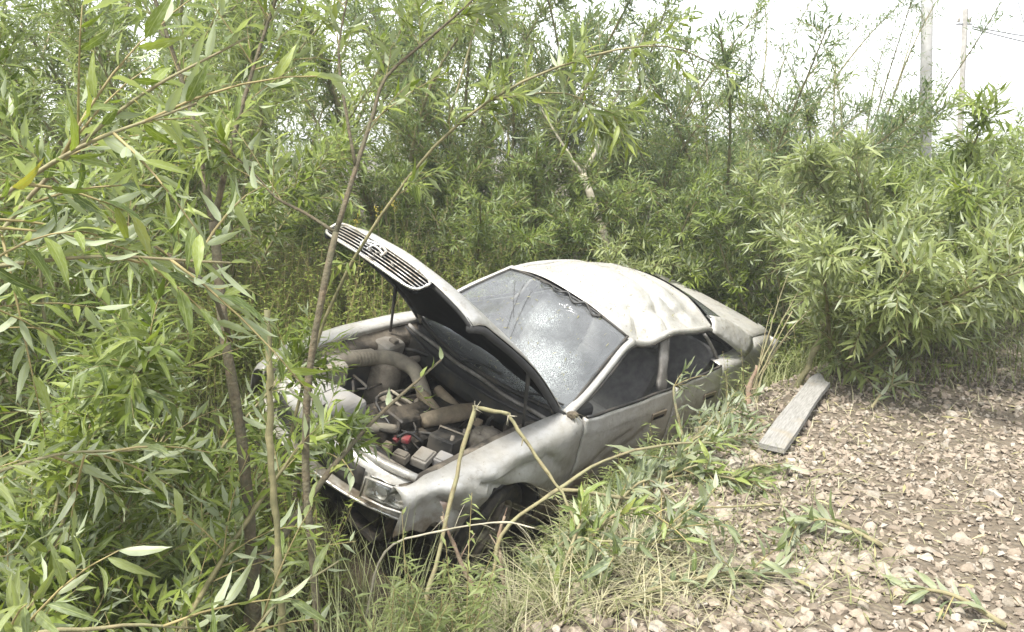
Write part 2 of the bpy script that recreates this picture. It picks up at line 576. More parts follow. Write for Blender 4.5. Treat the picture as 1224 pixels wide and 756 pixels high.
rr = t.n('ShaderNodeMapRange'); t.l(dust, rr.inputs[0]); rr.inputs[3].default_value = 0.30; rr.inputs[4].default_value = 0.75
p = t.pbr(Base_Color=col, Roughness=rr.outputs[0], Metallic=0.35, Normal=t.bump(t.noise(3.4, 4, 0.6), 0.4, 0.06))
p.inputs['Coat Weight'].default_value = 0.25; p.inputs['Coat Roughness'].default_value = 0.25
M['paint'] = t.done(p.outputs[0])
M['black'] = simple('black_plastic', (0.008, 0.008, 0.008), (0.018, 0.018, 0.017), 9, 0.5, dust=(0.055, 0.048, 0.038), dustamt=0.2)
M['rubber'] = simple('rubber', (0.012, 0.012, 0.012), (0.02, 0.019, 0.018), 20, 0.8, bump=0.3, dust=(0.06, 0.05, 0.036), dustamt=0.3)
M['dusty'] = simple('dusty_metal', (0.22, 0.19, 0.15), (0.36, 0.32, 0.26), 9, 0.8, metal=0.1, bump=0.3, dust=(0.10, 0.085, 0.065), dustamt=0.5)
M['tan'] = simple('dusty_tan_casting', (0.19, 0.145, 0.095), (0.31, 0.25, 0.17), 8, 0.75, bump=0.25, dust=(0.12, 0.1, 0.07), dustamt=0.4)
M['greyplast'] = simple('grey_plastic', (0.19, 0.187, 0.19), (0.26, 0.255, 0.26), 5, 0.65, dust=(0.27, 0.255, 0.23), dustamt=0.5)
M['whiteplast'] = simple('dirty_white_plastic', (0.27, 0.255, 0.225), (0.36, 0.345, 0.31), 7, 0.6, dust=(0.22, 0.19, 0.15), dustamt=0.5)
M['hose'] = simple('dusty_hose', (0.13, 0.115, 0.09), (0.23, 0.2, 0.16), 10, 0.7, dust=(0.28, 0.25, 0.19), dustamt=0.4)
M['grease'] = simple('oily_block', (0.008, 0.0075, 0.0065), (0.028, 0.025, 0.021), 12, 0.55, metal=0.3, bump=0.5, dust=(0.08, 0.066, 0.048), dustamt=0.25)
M['grime'] = simple('grimy_sheet', (0.03, 0.026, 0.021), (0.08, 0.068, 0.054), 7, 0.85, bump=0.4, dust=(0.20, 0.17, 0.13), dustamt=0.15)
M['chrome'] = simple('worn_chrome', (0.62, 0.61, 0.58), (0.72, 0.71, 0.69), 12, 0.22, metal=0.9, dust=(0.35, 0.32, 0.27), dustamt=0.2)
M['seat'] = simple('seat_fabric', (0.10, 0.098, 0.098), (0.16, 0.155, 0.15), 14, 0.95, bump=0.3, bscale=150)
M['trim'] = simple('grey_trim', (0.17, 0.16, 0.15), (0.30, 0.285, 0.26), 10, 0.85, bump=0.3, dust=(0.10, 0.09, 0.075), dustamt=0.4)
M['interior'] = simple('interior_dark', (0.02, 0.02, 0.021), (0.045, 0.043, 0.042), 6, 0.85)
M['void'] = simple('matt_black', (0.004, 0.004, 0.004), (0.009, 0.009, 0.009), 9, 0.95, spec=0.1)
M['red'] = simple('red_terminal', (0.2, 0.012, 0.02), (0.28, 0.02, 0.035), 8, 0.6, dust=(0.16, 0.1, 0.08), dustamt=0.4)
M['amber'] = simple('marker_lens', (0.45, 0.30, 0.22), (0.55, 0.45, 0.38), 30, 0.2)
t = NT('clear_lens')
tr = t.n('ShaderNodeBsdfTransparent'); tr.inputs['Color'].default_value = (0.93, 0.95, 0.95, 1)
gl = t.n('ShaderNodeBsdfGlossy'); gl.inputs['Roughness'].default_value = 0.08
mx = t.n('ShaderNodeMixShader'); mx.inputs[0].default_value = 0.16
t.l(tr.outputs[0], mx.inputs[1]); t.l(gl.outputs[0], mx.inputs[2])
M['lens'] = t.done(mx.outputs[0])
# shattered laminated windscreen: clear film plus a web of white fractures round two impacts
t = NT('shattered_glass')
tc = t.n('ShaderNodeTexCoord'); t.tc = tc
def impact(c, r0, r1):
    d = t.n('ShaderNodeVectorMath', operation='DISTANCE'); t.l(tc.outputs['Object'], d.inputs[0]); d.inputs[1].default_value = c
    mr = t.n('ShaderNodeMapRange'); t.l(d.outputs['Value'], mr.inputs[0])
    mr.inputs[1].default_value = r0; mr.inputs[2].default_value = r1; mr.inputs[3].default_value = 1; mr.inputs[4].default_value = 0
    return mr.outputs[0]
m1 = impact((0.66, 0.34, 1.00), 0.05, 0.48)
m2 = impact((0.42, 0.10, 1.16), 0.0, 0.34)
mm = t.n('ShaderNodeMath', operation='MAXIMUM'); t.l(m1, mm.inputs[0]); t.l(m2, mm.inputs[1])
def cracks(scale, width):
    v = t.n('ShaderNodeTexVoronoi', feature='DISTANCE_TO_EDGE'); v.inputs['Scale'].default_value = scale
    wn = t.n('ShaderNodeTexNoise'); wn.inputs['Scale'].default_value = 6
    t.l(tc.outputs['Object'], wn.inputs['Vector'])
    va = t.mix(0.06, tc.outputs['Object'], wn.outputs['Color'])
    t.l(va, v.inputs['Vector'])
    lt = t.n('ShaderNodeMath', operation='LESS_THAN'); t.l(v.outputs[0], lt.inputs[0]); lt.inputs[1].default_value = width
    return lt.outputs[0]
c1, c2 = cracks(7, 0.008), cracks(95, 0.09)
gt = t.n('ShaderNodeMapRange'); gt.inputs[1].default_value = 0.05; gt.inputs[2].default_value = 0.42
nz = t.n('ShaderNodeMath', operation='MULTIPLY'); t.l(mm.outputs[0], nz.inputs[0]); t.l(t.noise(7, 5, 0.7), nz.inputs[1])
t.l(nz.outputs[0], gt.inputs[0])
fine = t.n('ShaderNodeMath', operation='MULTIPLY'); t.l(c2, fine.inputs[0]); t.l(gt.outputs[0], fine.inputs[1])
long = t.n('ShaderNodeMath', operation='MULTIPLY'); t.l(c1, long.inputs[0]); long.inputs[1].default_value = 0.5
tot = t.n('ShaderNodeMath', operation='MAXIMUM'); t.l(fine.outputs[0], tot.inputs[0]); t.l(long.outputs[0], tot.inputs[1])
dusty = t.ramp(t.noise(3.3, 6, 0.65), [(0.3, (0.30, 0.30, 0.30)), (0.75, (0.66, 0.66, 0.66))])
fac = t.n('ShaderNodeMath', operation='MAXIMUM'); t.l(tot.outputs[0], fac.inputs[0]); t.l(dusty, fac.inputs[1])
trn = t.n('ShaderNodeBsdfTransparent'); trn.inputs['Color'].default_value = (0.72, 0.76, 0.74, 1)
dif = t.n('ShaderNodeBsdfDiffuse')
sxz = t.n('ShaderNodeSeparateXYZ'); t.l(tc.outputs['Object'], sxz.inputs[0])
band = t.ramp(sxz.outputs['Z'], [(0.0, (0.50, 0.51, 0.52)), (1.0, (0.50, 0.51, 0.52))])
t.l(t.mix(tot.outputs[0], (0.17, 0.176, 0.178), (0.30, 0.325, 0.32)), dif.inputs['Color'])
mx = t.n('ShaderNodeMixShader'); t.l(fac.outputs[0], mx.inputs[0]); t.l(trn.outputs[0], mx.inputs[1]); t.l(dif.outputs[0], mx.inputs[2])
gl = t.n('ShaderNodeBsdfGlossy'); gl.inputs['Roughness'].default_value = 0.12; gl.inputs['Color'].default_value = (0.95, 0.96, 1, 1)
fr = t.n('ShaderNodeFresnel'); fr.inputs['IOR'].default_value = 1.6
t.l(t.bump(fine.outputs[0], 0.4, 0.004), gl.inputs['Normal'])
mx2 = t.n('ShaderNodeMixShader'); t.l(fr.outputs[0], mx2.inputs[0]); t.l(mx.outputs[0], mx2.inputs[1]); t.l(gl.outputs[0], mx2.inputs[2])
M['cracked'] = t.done(mx2.outputs[0])

CAR_M = np.array([[-0.6357, 0.7143, 0.2926], [-0.7684, -0.6219, -0.1512], [0.074, -0.321, 0.9442]])
CAR_T = (0.076, 5.895, -0.683)
car = empty('wrecked_sedan', (0, 0, 0), 'battered champagne sedan with its bonnet open, nose down in the ditch', 'car')
_m = Matrix([list(r) for r in CAR_M]).to_4x4()
_m.translation = CAR_T
_l, _r, _s = _m.decompose()
car.location = _l
car.rotation_mode = 'QUATERNION'
car.rotation_quaternion = _r

def wplan(x):
    return np.interp(x, [-2.55, -2.45, -2.3, -2.0, -1.5, 0, 1.4, 1.8, 1.95, 2.05, 2.12], [.66, .74, .79, .84, .865, .875, .868, .845, .81, .76, .68])
def prof(z):
    return np.interp(z, [.15, .22, .3, .45, .62, .76, .84, .90, .95, 1.0, 1.06], [.92, .945, .968, .99, 1.0, .985, .965, .945, .93, .915, .88])
def side_y(x, z):
    return wplan(x) * prof(z)
def belt(x):
    return np.interp(x, [-2.5, -2.0, -1.6, -.4, .8], [1.08, 1.10, 1.02, .955, .925])
def fend_top(x):
    return np.interp(x, [.7, 1.0, 1.4, 1.8, 2.05, 2.15], [.935, .915, .868, .795, .735, .70])

def dmg(P, k=1.0):
    """knocks, folds and ripples of the crash, shared by all panels so that they stay joined"""
    P = np.array(P, float)
    x, y, z = P[..., 0], P[..., 1], P[..., 2]
    def g(c, r):
        return np.exp(-(((x - c[0]) / r[0]) ** 2 + ((y - c[1]) / r[1]) ** 2 + ((z - c[2]) / r[2]) ** 2))
    rip = (np.sin(7 * x + 3 * z + 2 * y) * np.sin(9 * z - 4 * x + y * 5) + 0.5 * np.sin(17 * x - 6 * z) * np.sin(13 * z + 5 * x + 3 * y))
    side = np.clip((np.abs(y) - 0.6) / 0.2, 0, 1) * np.sign(y)
    P[..., 1] += k * 0.005 * rip * side
    P[..., 2] += k * 0.006 * rip * (1 - np.abs(side))
    P[..., 1] -= k * 0.055 * g((1.92, .82, .62), (.13, .2, .13))
    P[..., 1] += k * 0.03 * g((1.60, .85, .70), (.10, .2, .07))
    P[..., 1] -= k * 0.035 * g((1.30, .86, .76), (.16, .2, .05))
    P[..., 1] -= k * 0.04 * g((.72, .85, .70), (.10, .2, .25))
    P[..., 1] -= k * 0.035 * g((.25, .86, .55), (.28, .2, .16))
    P[..., 1] -= k * 0.05 * g((-1.9, .84, .85), (.22, .3, .12))
    rf = np.clip((z - 1.2) / .08, 0, 1) * np.exp(-((x + .6) / .55) ** 2) * np.clip((y + .05) / .35, 0, 1)
    P[..., 2] -= k * rf * (.020 * np.abs(np.sin(4.2 * x + 9 * y + .6 * np.sin(7 * x))) + .010 * np.abs(np.sin(6 * x - 14 * y + 1 + np.sin(9 * y))))
    top_ = np.clip((z - 1.22) / .06, 0, 1)
    for (ax, ay), (bx, by), dep, wd in (((-.02, .60), (-.50, .06), .024, .035), ((-.42, .60), (-.72, .12), .026, .03), ((-.22, .36), (-.98, .42), .018, .03), ((-.85, .58), (-.62, -.25), .022, .04), ((.1, .15), (-.25, .58), .014, .03)):
        dx, dy = bx - ax, by - ay
        tt = np.clip(((x - ax) * dx + (y - ay) * dy) / (dx * dx + dy * dy), 0, 1)
        dd = np.hypot(x - ax - tt * dx, y - ay - tt * dy)
        P[..., 2] -= k * top_ * dep * np.exp(-dd / wd) * np.sin(np.pi * np.clip(tt * .8 + .15, 0, 1))
    sd_ = np.clip((y - .72) / .06, 0, 1) * (z < 1.0)
    for (ax, az), (bx, bz), dep, wd in (((.70, .50), (.10, .76), .034, .026), ((-.35, .86), (.35, .50), .024, .024), ((1.80, .80), (1.40, .66), .045, .022), ((1.95, .72), (1.66, .52), .05, .020), ((1.15, .82), (.80, .60), .03, .022), ((-.55, .45), (-1.15, .80), .022, .035)):
        dx, dz = bx - ax, bz - az
        tt = np.clip(((x - ax) * dx + (z - az) * dz) / (dx * dx + dz * dz), 0, 1)
        dd = np.hypot(x - ax - tt * dx, z - az - tt * dz)
        P[..., 1] -= k * sd_ * dep * np.exp(-dd / wd) * np.sin(np.pi * np.clip(tt * .8 + .12, 0, 1))
    fr_ = np.clip((x - 1.5) / .5, 0, 1) * np.clip((y - .5) / .2, 0, 1)
    P[..., 1] += k * .012 * fr_ * np.abs(np.sin(16 * x + 9 * z)) - k * .010 * fr_ * np.abs(np.sin(11 * z - 19 * x + 1))
    cr = np.clip(1 - np.abs(z - (.845 - .085 * np.clip(x - .6, 0, 2))) / .016, 0, 1) * np.clip((np.abs(y) - .7) / .06, 0, 1)
    P[..., 1] += k * .007 * cr * np.sign(y)
    P[..., 2] -= k * 0.055 * g((-.15, .60, 1.31), (.20, .16, .15))
    P[..., 2] -= k * 0.045 * g((-.85, .50, 1.34), (.22, .18, .2))
    P[..., 2] += k * 0.030 * g((-.6, -.20, 1.39), (.45, .30, .2))
    P[..., 2] += k * 0.018 * g((-.45, .22, 1.38), (.10, .40, .2)) - k * 0.016 * g((-.25, .22, 1.38), (.09, .40, .2))
    P[..., 2] -= k * 0.03 * g((-1.05, -.1, 1.36), (.10, .5, .2))
    return P

def arch(x, base, cx, r=.365, zc=.315):
    d = np.abs(x - cx)
    return np.where(d < r, zc + np.sqrt(np.maximum(r * r - d * d, 0)), base)

def columns(x0, x1, n, cx=None, r=.365):
    xs = list(np.linspace(x0, x1, n))
    if cx is not None:
        for e in (cx - r, cx + r):
            if min(x0, x1) < e < max(x0, x1):
                xs += [e - 0.0015, e + 0.0015]
        xs += [cx - r + r * q for q in (.02, .06, .12)] + [cx + r - r * q for q in (.02, .06, .12)]
        xs = [v for v in xs if min(x0, x1) <= v <= max(x0, x1)]
    return np.array(sorted(xs, reverse=x0 > x1))

def make_side(flip):
    sd = lambda P: P
    # front wing
    xs = columns(2.09, .727, 60, 1.38)
    P = []
    for x in xs:
        zt = float(fend_top(x)); zb = float(arch(np.array(x), .24 if x < 1.38 else .46, 1.38))
        if x > 1.45 and not flip:
            zb += (0.05 * abs(math.sin(9 * x)) + .018 * math.sin(41 * x)) * (1 if zb > .47 else 1.2)
        zs = np.linspace(min(zb, zt - .1), zt - .075, 20)
        col = [(x, float(side_y(x, z)), z) for z in zs]
        yb = float(side_y(x, zt - .075))
        col += [(x, yb - .012, zt - .045), (x, yb - .04, zt - .018), (x, yb - .085, zt - .004)]
        yi = min(.665, yb - .10)
        col += [(x, yi, zt), (x, yi - .008, zt - .012), (x, yi - .010, zt - .05)]
        P.append(col)
    P = dmg(P, 0.4 if flip else 1.0)
    panel('front_wing', P, M['paint'], car, (0, 1, .3), .006, flip)
    # doors
    for nm, xa, xb, cx in (('front_door', .710, -.401, None), ('rear_door', -.419, -1.198, -1.35)):
        xs = columns(xa, xb, 40, cx)
        P = []
        for x in xs:
            zt = float(belt(x)); zb = float(arch(np.array(x), .27, -1.35))
            P.append([(x, float(side_y(x, z)), z) for z in np.linspace(zb, zt, 30)])
        P = dmg(P, 0.4 if flip else 1.0)
        d = panel(nm, P, M['paint'], car, (0, 1, 0), .035, flip)
        s = -1 if flip else 1
        hx = -.20 if nm == 'front_door' else -1.02
        hy = float(side_y(hx, .80)) * s
        if not flip:
            hy -= .004
        h = box('door_handle', (hx, hy + .006 * s, .80), (.20, .02, .055), M['paint'], d, bevel=.008)
        box('recess_shade', (hx + .01, hy + .0135 * s, .788), (.15, .008, .024), M['void'], d, bevel=.003)  # raised black block, its colour stands in for shade in the handle's hollow
        # rub strip along the sill of the window
        zz = [(x, (float(side_y(x, float(belt(x)))) - .012) * s, float(belt(x)) + .008) for x in np.linspace(xa - .01, xb + .01, 10)]
        zz = dmg(zz, 0.4 if flip else 1.0)
        tube('window_seal', zz, .011, M['black'], d, 6, 2)
    # rear quarter
    xs = columns(-1.212, -2.54, 28, -1.35)
    P = []
    for x in xs:
        zt = float(belt(x)); zb = float(arch(np.array(x), .32, -1.35))
        col = [(x, float(side_y(x, z)), z) for z in np.linspace(zb, zt - .03, 12)]
        yb = float(side_y(x, zt - .03))
        col += [(x, yb - .02, zt - .008), (x, yb - .06, zt + .004), (x, yb - .13, zt + .012)]
        P.append(col)
    P = dmg(P, 0.4 if flip else 1.0)
    panel('rear_quarter', P, M['paint'], car, (0, 1, .2), .008, flip)
    s = -1 if flip else 1
    # sill
    box('sill', (.02, .76 * s, .235), (2.0, .10, .10), M['paint'], car, bevel=.02)
    # A pillar
    tube('pillar_seal', dmg([(.74, .727 * s, .935), (.56, .705 * s, 1.03), (.34, .665 * s, 1.155), (.15, .618 * s, 1.255), (.03, .600 * s, 1.288)]), .011, M['black'], car, 6, 3)
    pa = dmg([(.80, .705 * s, .925), (.62, .685 * s, 1.02), (.40, .645 * s, 1.145), (.20, .60 * s, 1.25), (.06, .575 * s, 1.305)])
    V, F = tube_geo(smooth_path(pa, 4), [.034, .028, .026, .028, .034], 8)
    V = np.array(V)
    obj('windscreen_pillar', V, F, M['paint'], car)
    # roof rail
    rr_ = dmg([(.09, .572 * s, 1.30), (-.15, .585 * s, 1.318), (-.45, .59 * s, 1.325), (-.8, .585 * s, 1.315), (-1.1, .575 * s, 1.265), (-1.22, .585 * s, 1.215)])
    tube('roof_rail', rr_, [.026, .027, .025, .025, .03], M['paint'], car, 8, 4)
    gutter = np.array(rr_) + np.array([0, .024 * s, -.012])
    tube('gutter_seal', gutter, .010, M['black'], car, 6, 4)
    # C pillar: from the end of the side window to the rear screen
    P = []
    for q in np.linspace(0, 1, 9):
        a = np.array([-1.16, .605, 1.235]) * (1 - q) + np.array([-1.66, .785, 1.015]) * q
        b = np.array([-1.20, .50, 1.335]) * (1 - q) + np.array([-1.95, .66, 1.118]) * q
        a[1] += .02 * math.sin(math.pi * q); b[2] += .03 * math.sin(math.pi * q)
        c = (a + b) / 2 + np.array([-.05, .045, .03]) * (0.7 + .3 * q)
        c[1] = max(c[1], .5)
        row = []
        for k in np.linspace(0, 1, 7):
            row.append(((1 - k) ** 2 * a + 2 * k * (1 - k) * c + k * k * b) * np.array([1, s, 1]))
        P.append(row)
    panel('rear_pillar', dmg(P, 1 if s > 0 else .4), M['paint'], car, (-.2, s, .5), .01)
    # B pillar with its trim
    P = [[(-.335 - .05 * q + dx, (.755 - .155 * q - .012 * abs(dx) * 10) * s, .93 + .375 * q) for dx in (-.055, -.03, 0, .03, .055)] for q in np.linspace(0, 1, 8)]
    P = np.array(P); P[..., 1] += .006 * np.sin(P[..., 2] * 40 + P[..., 0] * 30)
    panel('door_pillar', dmg(P), M['trim'], car, (0, s, 0), .03)
    tube('seat_belt', [(-.41, .60 * s, 1.27), (-.44, .63 * s, 1.15), (-.42, .67 * s, 1.03), (-.45, .70 * s, .93)], .016, M['trim'], car, 6, 4)
    # thin upright of the rear quarter light
    tube('window_divider', dmg([(-1.02, .605 * s, 1.25), (-1.16, .64 * s, 1.13), (-1.33, .70 * s, .975)]), .014, M['trim'], car, 6, 3)
    # wheel wells
    for cx in (1.38, -1.35):
        V, F = [], []
        n = 16
        for k in range(n + 1):
            a = math.pi * k / n
            for yy in (.84, .80, .50):
                r_ = .385 if yy < .83 else .372
                V.append((cx + r_ * math.cos(a), yy * s, .315 + r_ * math.sin(a)))
        for k in range(n):
            for j in range(2):
                F.append((k * 3 + j, k * 3 + j + 1, k * 3 + j + 4, k * 3 + j + 3))
        V.append((cx, .50 * s, .315)); c0 = len(V) - 1
        for k in range(n):
            F.append((k * 3 + 2, c0, k * 3 + 5))
        obj('wheel_well', V, F, M['black'], car)
make_side(False)
make_side(True)

# wheels
TYRE = [(.205, -.085), (.25, -.10), (.29, -.098), (.306, -.085), (.312, -.06), (.302, -.055), (.302, -.045), (.313, -.04), (.313, -.004), (.303, 0), (.313, .004), (.313, .04), (.302, .045), (.302, .055), (.312, .06), (.306, .085), (.29, .098), (.25, .10), (.205, .085)]
RIM = [(.205, -.085), (.195, -.07), (.18, -.06), (.18, .05), (.195, .075), (.208, .083)]
def make_wheel(x, s, steer=0.0, z=.312):
    tv, tf = lathe_geo(TYRE, 36)
    wh = obj('wheel', *lathe_geo(RIM, 30), M['dusty'], car)
    wh.location = (x, .735 * s, z)
    wh.rotation_euler = (0, 0, steer)
    obj('tyre', tv, tf, M['rubber'], wh)
    for k in range(7):
        a = 2 * math.pi * k / 7
        V, F = tube_geo([(0.03 * math.cos(a), .055 * s, .03 * math.sin(a)), (.11 * math.cos(a), .065 * s, .11 * math.sin(a)), (.19 * math.cos(a), .055 * s, .19 * math.sin(a))], [.03, .022, .026], 6)
        obj('spoke', V, F, M['dusty'], wh)
    obj('hub_cap', *lathe_geo([(.0, .078 * s), (.03, .076 * s), (.045, .065 * s), (.048, .03 * s)], 16), M['dusty'], wh)
make_wheel(1.38, 1, 0.20); make_wheel(1.38, -1, 0.20); make_wheel(-1.35, 1); make_wheel(-1.35, -1)

# roof
P = []
for q in np.linspace(0, 1, 80):
    row = []
    for s in np.linspace(-1, 1, 71):
        xf = .10 + .085 * (1 - s * s); xr = -1.17 - .08 * (1 - s * s)
        x = xf + (xr - xf) * q
        crown = .125 * (1 - abs(s) ** 2.3)
        z = 1.305 + crown + .022 * math.sin(math.pi * min(1, q * 1.05)) - .012 * (1 - q) ** 2 * (1 - s * s) - .03 * max(0, q - .8) / .2
        row.append((x, .585 * s, z))
    P.append(row)
panel('roof', dmg(P), M['paint'], car, (0, 0, 1), .006)
# headlining below it
P2 = np.array(P); P2[..., 2] -= .04
panel('roof_lining', dmg(P2), M['interior'], car, (0, 0, 1), .006)

# windscreen
def screen_pt(s, q):
    b = np.array([.80 + .17 * (1 - s * s), .705 * s, .922 - .006 * (1 - s * s)])
    e = np.array([.105 + .085 * (1 - s * s), .565 * s, 1.312 + .088 * (1 - abs(s) ** 2.3)])
    p_ = b + (e - b) * q
    p_[2] += .022 * math.sin(math.pi * q)
    return p_
P = [[screen_pt(s, q) for s in np.linspace(-.975, .975, 21)] for q in np.linspace(0.0, .985, 16)]
ws = panel('windscreen', P, M['cracked'], car, (1, 0, 1), 0)
rim_pts = [screen_pt(s, .99) for s in np.linspace(-.98, .98, 12)]
tube('top_seal', np.array(rim_pts) + np.array([.006, 0, .004]), .009, M['black'], ws, 6, 2)
for s in (-.985, .985):
    tube('edge_seal', [screen_pt(s, q) + np.array([.004, 0, .003]) for q in np.linspace(0, 1, 8)], .010, M['black'], ws, 6, 2)
tube('bottom_seal', np.array([screen_pt(s, 0.0) for s in np.linspace(-.98, .98, 12)]), .016, M['black'], ws, 6, 2)
rng = np.random.default_rng(3)
lp = [screen_pt(s, .965 - .02 * math.sin(k * 2.1)) + np.array([.012, 0, .016 + .012 * math.sin(k * 1.7)]) for k, s in enumerate(np.linspace(-.35, .62, 12))]
tube('loose_seal', lp, .008, M['black'], ws, 5, 3, 0.6, rng)
# long fractures running across the glass
for (sa, qa, sb, qb) in [(-.05, .40, -.48, .86), (-.12, .52, -.62, .84), (.06, .36, -.30, .84)]:
    pp = [screen_pt(sa + (sb - sa) * k / 6 + .003 * math.sin(k * 2.3), qa + (qb - qa) * k / 6) + np.array([.0035, 0, .004]) for k in range(7)]
    tube('crack', pp, .0012, M['black'], ws, 4, 2)
# rear screen, boot
P = []
for q in np.linspace(0, 1, 8):
    P.append([((-1.18 - .08 * (1 - s * s)) * (1 - q) + (-1.88 - .06 * (1 - s * s)) * q, (.53 + .07 * q) * s, (1.32 + .085 * (1 - s * s)) * (1 - q) + 1.115 * q + .03 * math.sin(math.pi * q)) for s in np.linspace(-1, 1, 13)])
panel('rear_screen', P, M['cracked'], car, (-1, 0, 1), 0)
P = []
for q in np.linspace(0, 1, 12):
    x = -1.87 - .62 * q
    P.append([(x - .05 * (1 - s * s), (.665 - .03 * q) * s, 1.12 + .025 * (1 - s * s) - .01 * q - .06 * max(0, q - .85) / .15) for s in np.linspace(-1, 1, 15)])
panel('boot_lid', dmg(P), M['paint'], car, (0, 0, 1), .008)
P = [[(-2.52 - .045 * math.sin(math.pi * q) - .03 * (1 - s * s), .72 * s, .36 + .68 * q) for s in np.linspace(-1, 1, 13)] for q in np.linspace(0, 1, 8)]
tail = panel('tail_panel', P, M['paint'], car, (-1, 0, 0), .01)
for s in (-1, 1):
    box('tail_lamp', (-2.565, .52 * s, .80), (.03, .34, .13), M['red'], tail, bevel=.012)
box('rear_bumper', (-2.55, 0, .47), (.14, 1.5, .17), M['paint'], car, bevel=.05, segs=3)

# cabin
box('floor_pan', (-.35, 0, .22), (2.3, 1.46, .05), M['interior'], car, bevel=.01)
box('boot_floor', (-2.0, 0, .50), (.95, 1.3, .04), M['interior'], car, bevel=.01)
box('rear_shelf', (-1.62, 0, .94), (.55, 1.26, .03), M['interior'], car, bevel=.01)
dash = box('dashboard', (.60, 0, .80), (.42, 1.36, .20), M['interior'], car, bevel=.07, segs=4)
box('instrument_hood', (-.06, -.36, .12), (.2, .36, .08), M['interior'], dash, bevel=.035, segs=3)
sw = [(.24 + .06 * math.sin(a), -.36 + .185 * math.cos(a), .86 + .175 * math.sin(a)) for a in np.linspace(0, 2 * math.pi, 25)]
swo = tube('steering_wheel', sw, .014, M['black'], car, 8, 1, sm=False)
box('steering_hub', (.26, -.36, .85), (.05, .12, .09), M['black'], swo, bevel=.02)
tube('column', [(.26, -.36, .84), (.48, -.36, .76)], .03, M['black'], swo, 8, 2)
for s in (-1, 1):
    st_ = box('front_seat', (-.12, .36 * s, .46), (.50, .50, .20), M['seat'], car, bevel=.06, segs=3)
    box('backrest', (-.32, 0, .33), (.15, .49, .62), M['seat'], st_, rot=(0, R(-16), 0), bevel=.06, segs=3)
    box('headrest', (-.43, 0, .69), (.10, .26, .16), M['seat'], st_, rot=(0, R(-10), 0), bevel=.045, segs=3)
rs = box('rear_bench', (-1.05, 0, .47), (.48, 1.26, .18), M['seat'], car, bevel=.06, segs=3)
box('backrest', (-.28, 0, .30), (.15, 1.25, .55), M['seat'], rs, rot=(0, R(-22), 0), bevel=.06, segs=3)

# engine bay shell
def nose_x(y):
    return 2.15 - .30 * (abs(y) / .8) ** 2.5
box('firewall', (.815, 0, .60), (.03, 1.36, .58), M['grease'], car, bevel=.005)
box('undertray', (1.42, 0, .26), (1.2, 1.05, .03), M['grease'], car, bevel=.005)
for s in (-1, 1):
    P = []
    for x in np.linspace(.84, 2.0, 14):
        zt = float(fend_top(x))
        yi = min(.655, float(side_y(x, zt - .075)) - .11)
        P.append([(x, yi * s, zt - .03), (x, (yi - .015) * s, zt - .055), (x, (yi - .05) * s, zt - .062), (x, (yi - .085) * s, zt - .075), (x, (yi - .10) * s, zt - .16), (x, (yi - .11) * s, .45), (x, (yi - .12) * s, .27)])
    panel('inner_wing', dmg(P, .4), M['grime'], car, (0, -s, .3), .008)
    st_ = obj('strut_tower', *lathe_geo([(.0, .035), (.05, .035), (.055, .012), (.105, .008), (.12, -.02), (.125, -.3)], 20), M['dusty'], car)
    st_.location = (1.22, .49 * s, .735); st_.rotation_euler = (R(90), 0, 0)
    for k in range(3):
        a = 2.1 * k + .4
        bo = obj('bolt', *lathe_geo([(.0, .014), (.009, .014), (.010, 0)], 6), M['dusty'], st_)
        bo.location = (.078 * math.cos(a), .012, .078 * math.sin(a))
# cowl, its rubber and the scuttle grille
P = [[(.80 + .17 * (1 - s * s) + .16 * q - .02, .70 * s, .915 - .03 * q - .05 * math.sin(math.pi * q)) for s in np.linspace(-.97, .97, 15)] for q in np.linspace(0, 1, 6)]
cowl = panel('scuttle_panel', P, M['interior'], car, (0, 0, 1), .01)
tube('bonnet_seal', [(.93 + .05 * (1 - s * s), .66 * s, .885 + .006 * math.sin(9 * s)) for s in np.linspace(-1, 1, 12)], .014, M['trim'], cowl, 6, 3)
P = [[(.95 + .05 * (1 - s * s) + .03 * q, .66 * s, .875 - .16 * q) for s in np.linspace(-1, 1, 11)] for q in np.linspace(0, 1, 4)]
panel('bulkhead_lip', P, M['black'], cowl, (1, 0, 0), .006)
for k in range(2):
    s0 = -.1 + .62 * k
    tube('wiper_arm', [screen_pt(s0, .0) + np.array([.03, 0, .01]), screen_pt(s0 + .2, .05) + np.array([.02, 0, .02]), screen_pt(s0 + .42, .06) + np.array([.015, 0, .015])], .007, M['black'], cowl, 6, 3)

# front end
P = []
for y in np.linspace(-.77, .77, 33):
    x = nose_x(y)
    P.append([(x - .03, y, .47), (x + .012, y, .475), (x + .015, y, .50), (x, y, .53), (x - .004, y, .60), (x - .015, y, .67), (x - .04, y, .705), (x - .08, y, .712)])
P = np.array(P)
P[..., 0] -= .05 * np.exp(-((P[..., 1] - .74) / .12) ** 2)
P[..., 2] += .010 * np.sin(P[..., 1] * 14 + P[..., 2] * 5)
front = panel('front_panel', P, M['paint'], car, (1, 0, .2), .008)
tube('chrome_strip', [(nose_x(y) + .024, y, .487 + .012 * math.sin(4 * y)) for y in np.linspace(-.76, .72, 14)], .009, M['chrome'], front, 6, 3)
P = [[(nose_x(y) + .004, y, z) for z in np.linspace(.545, .685, 4)] for y in np.linspace(-.40, .40, 15)]
panel('opening_shade', P, M['black'], front, (1, 0, 0), .004)  # black sheet proud of the nose panel, stands in for a shaded opening
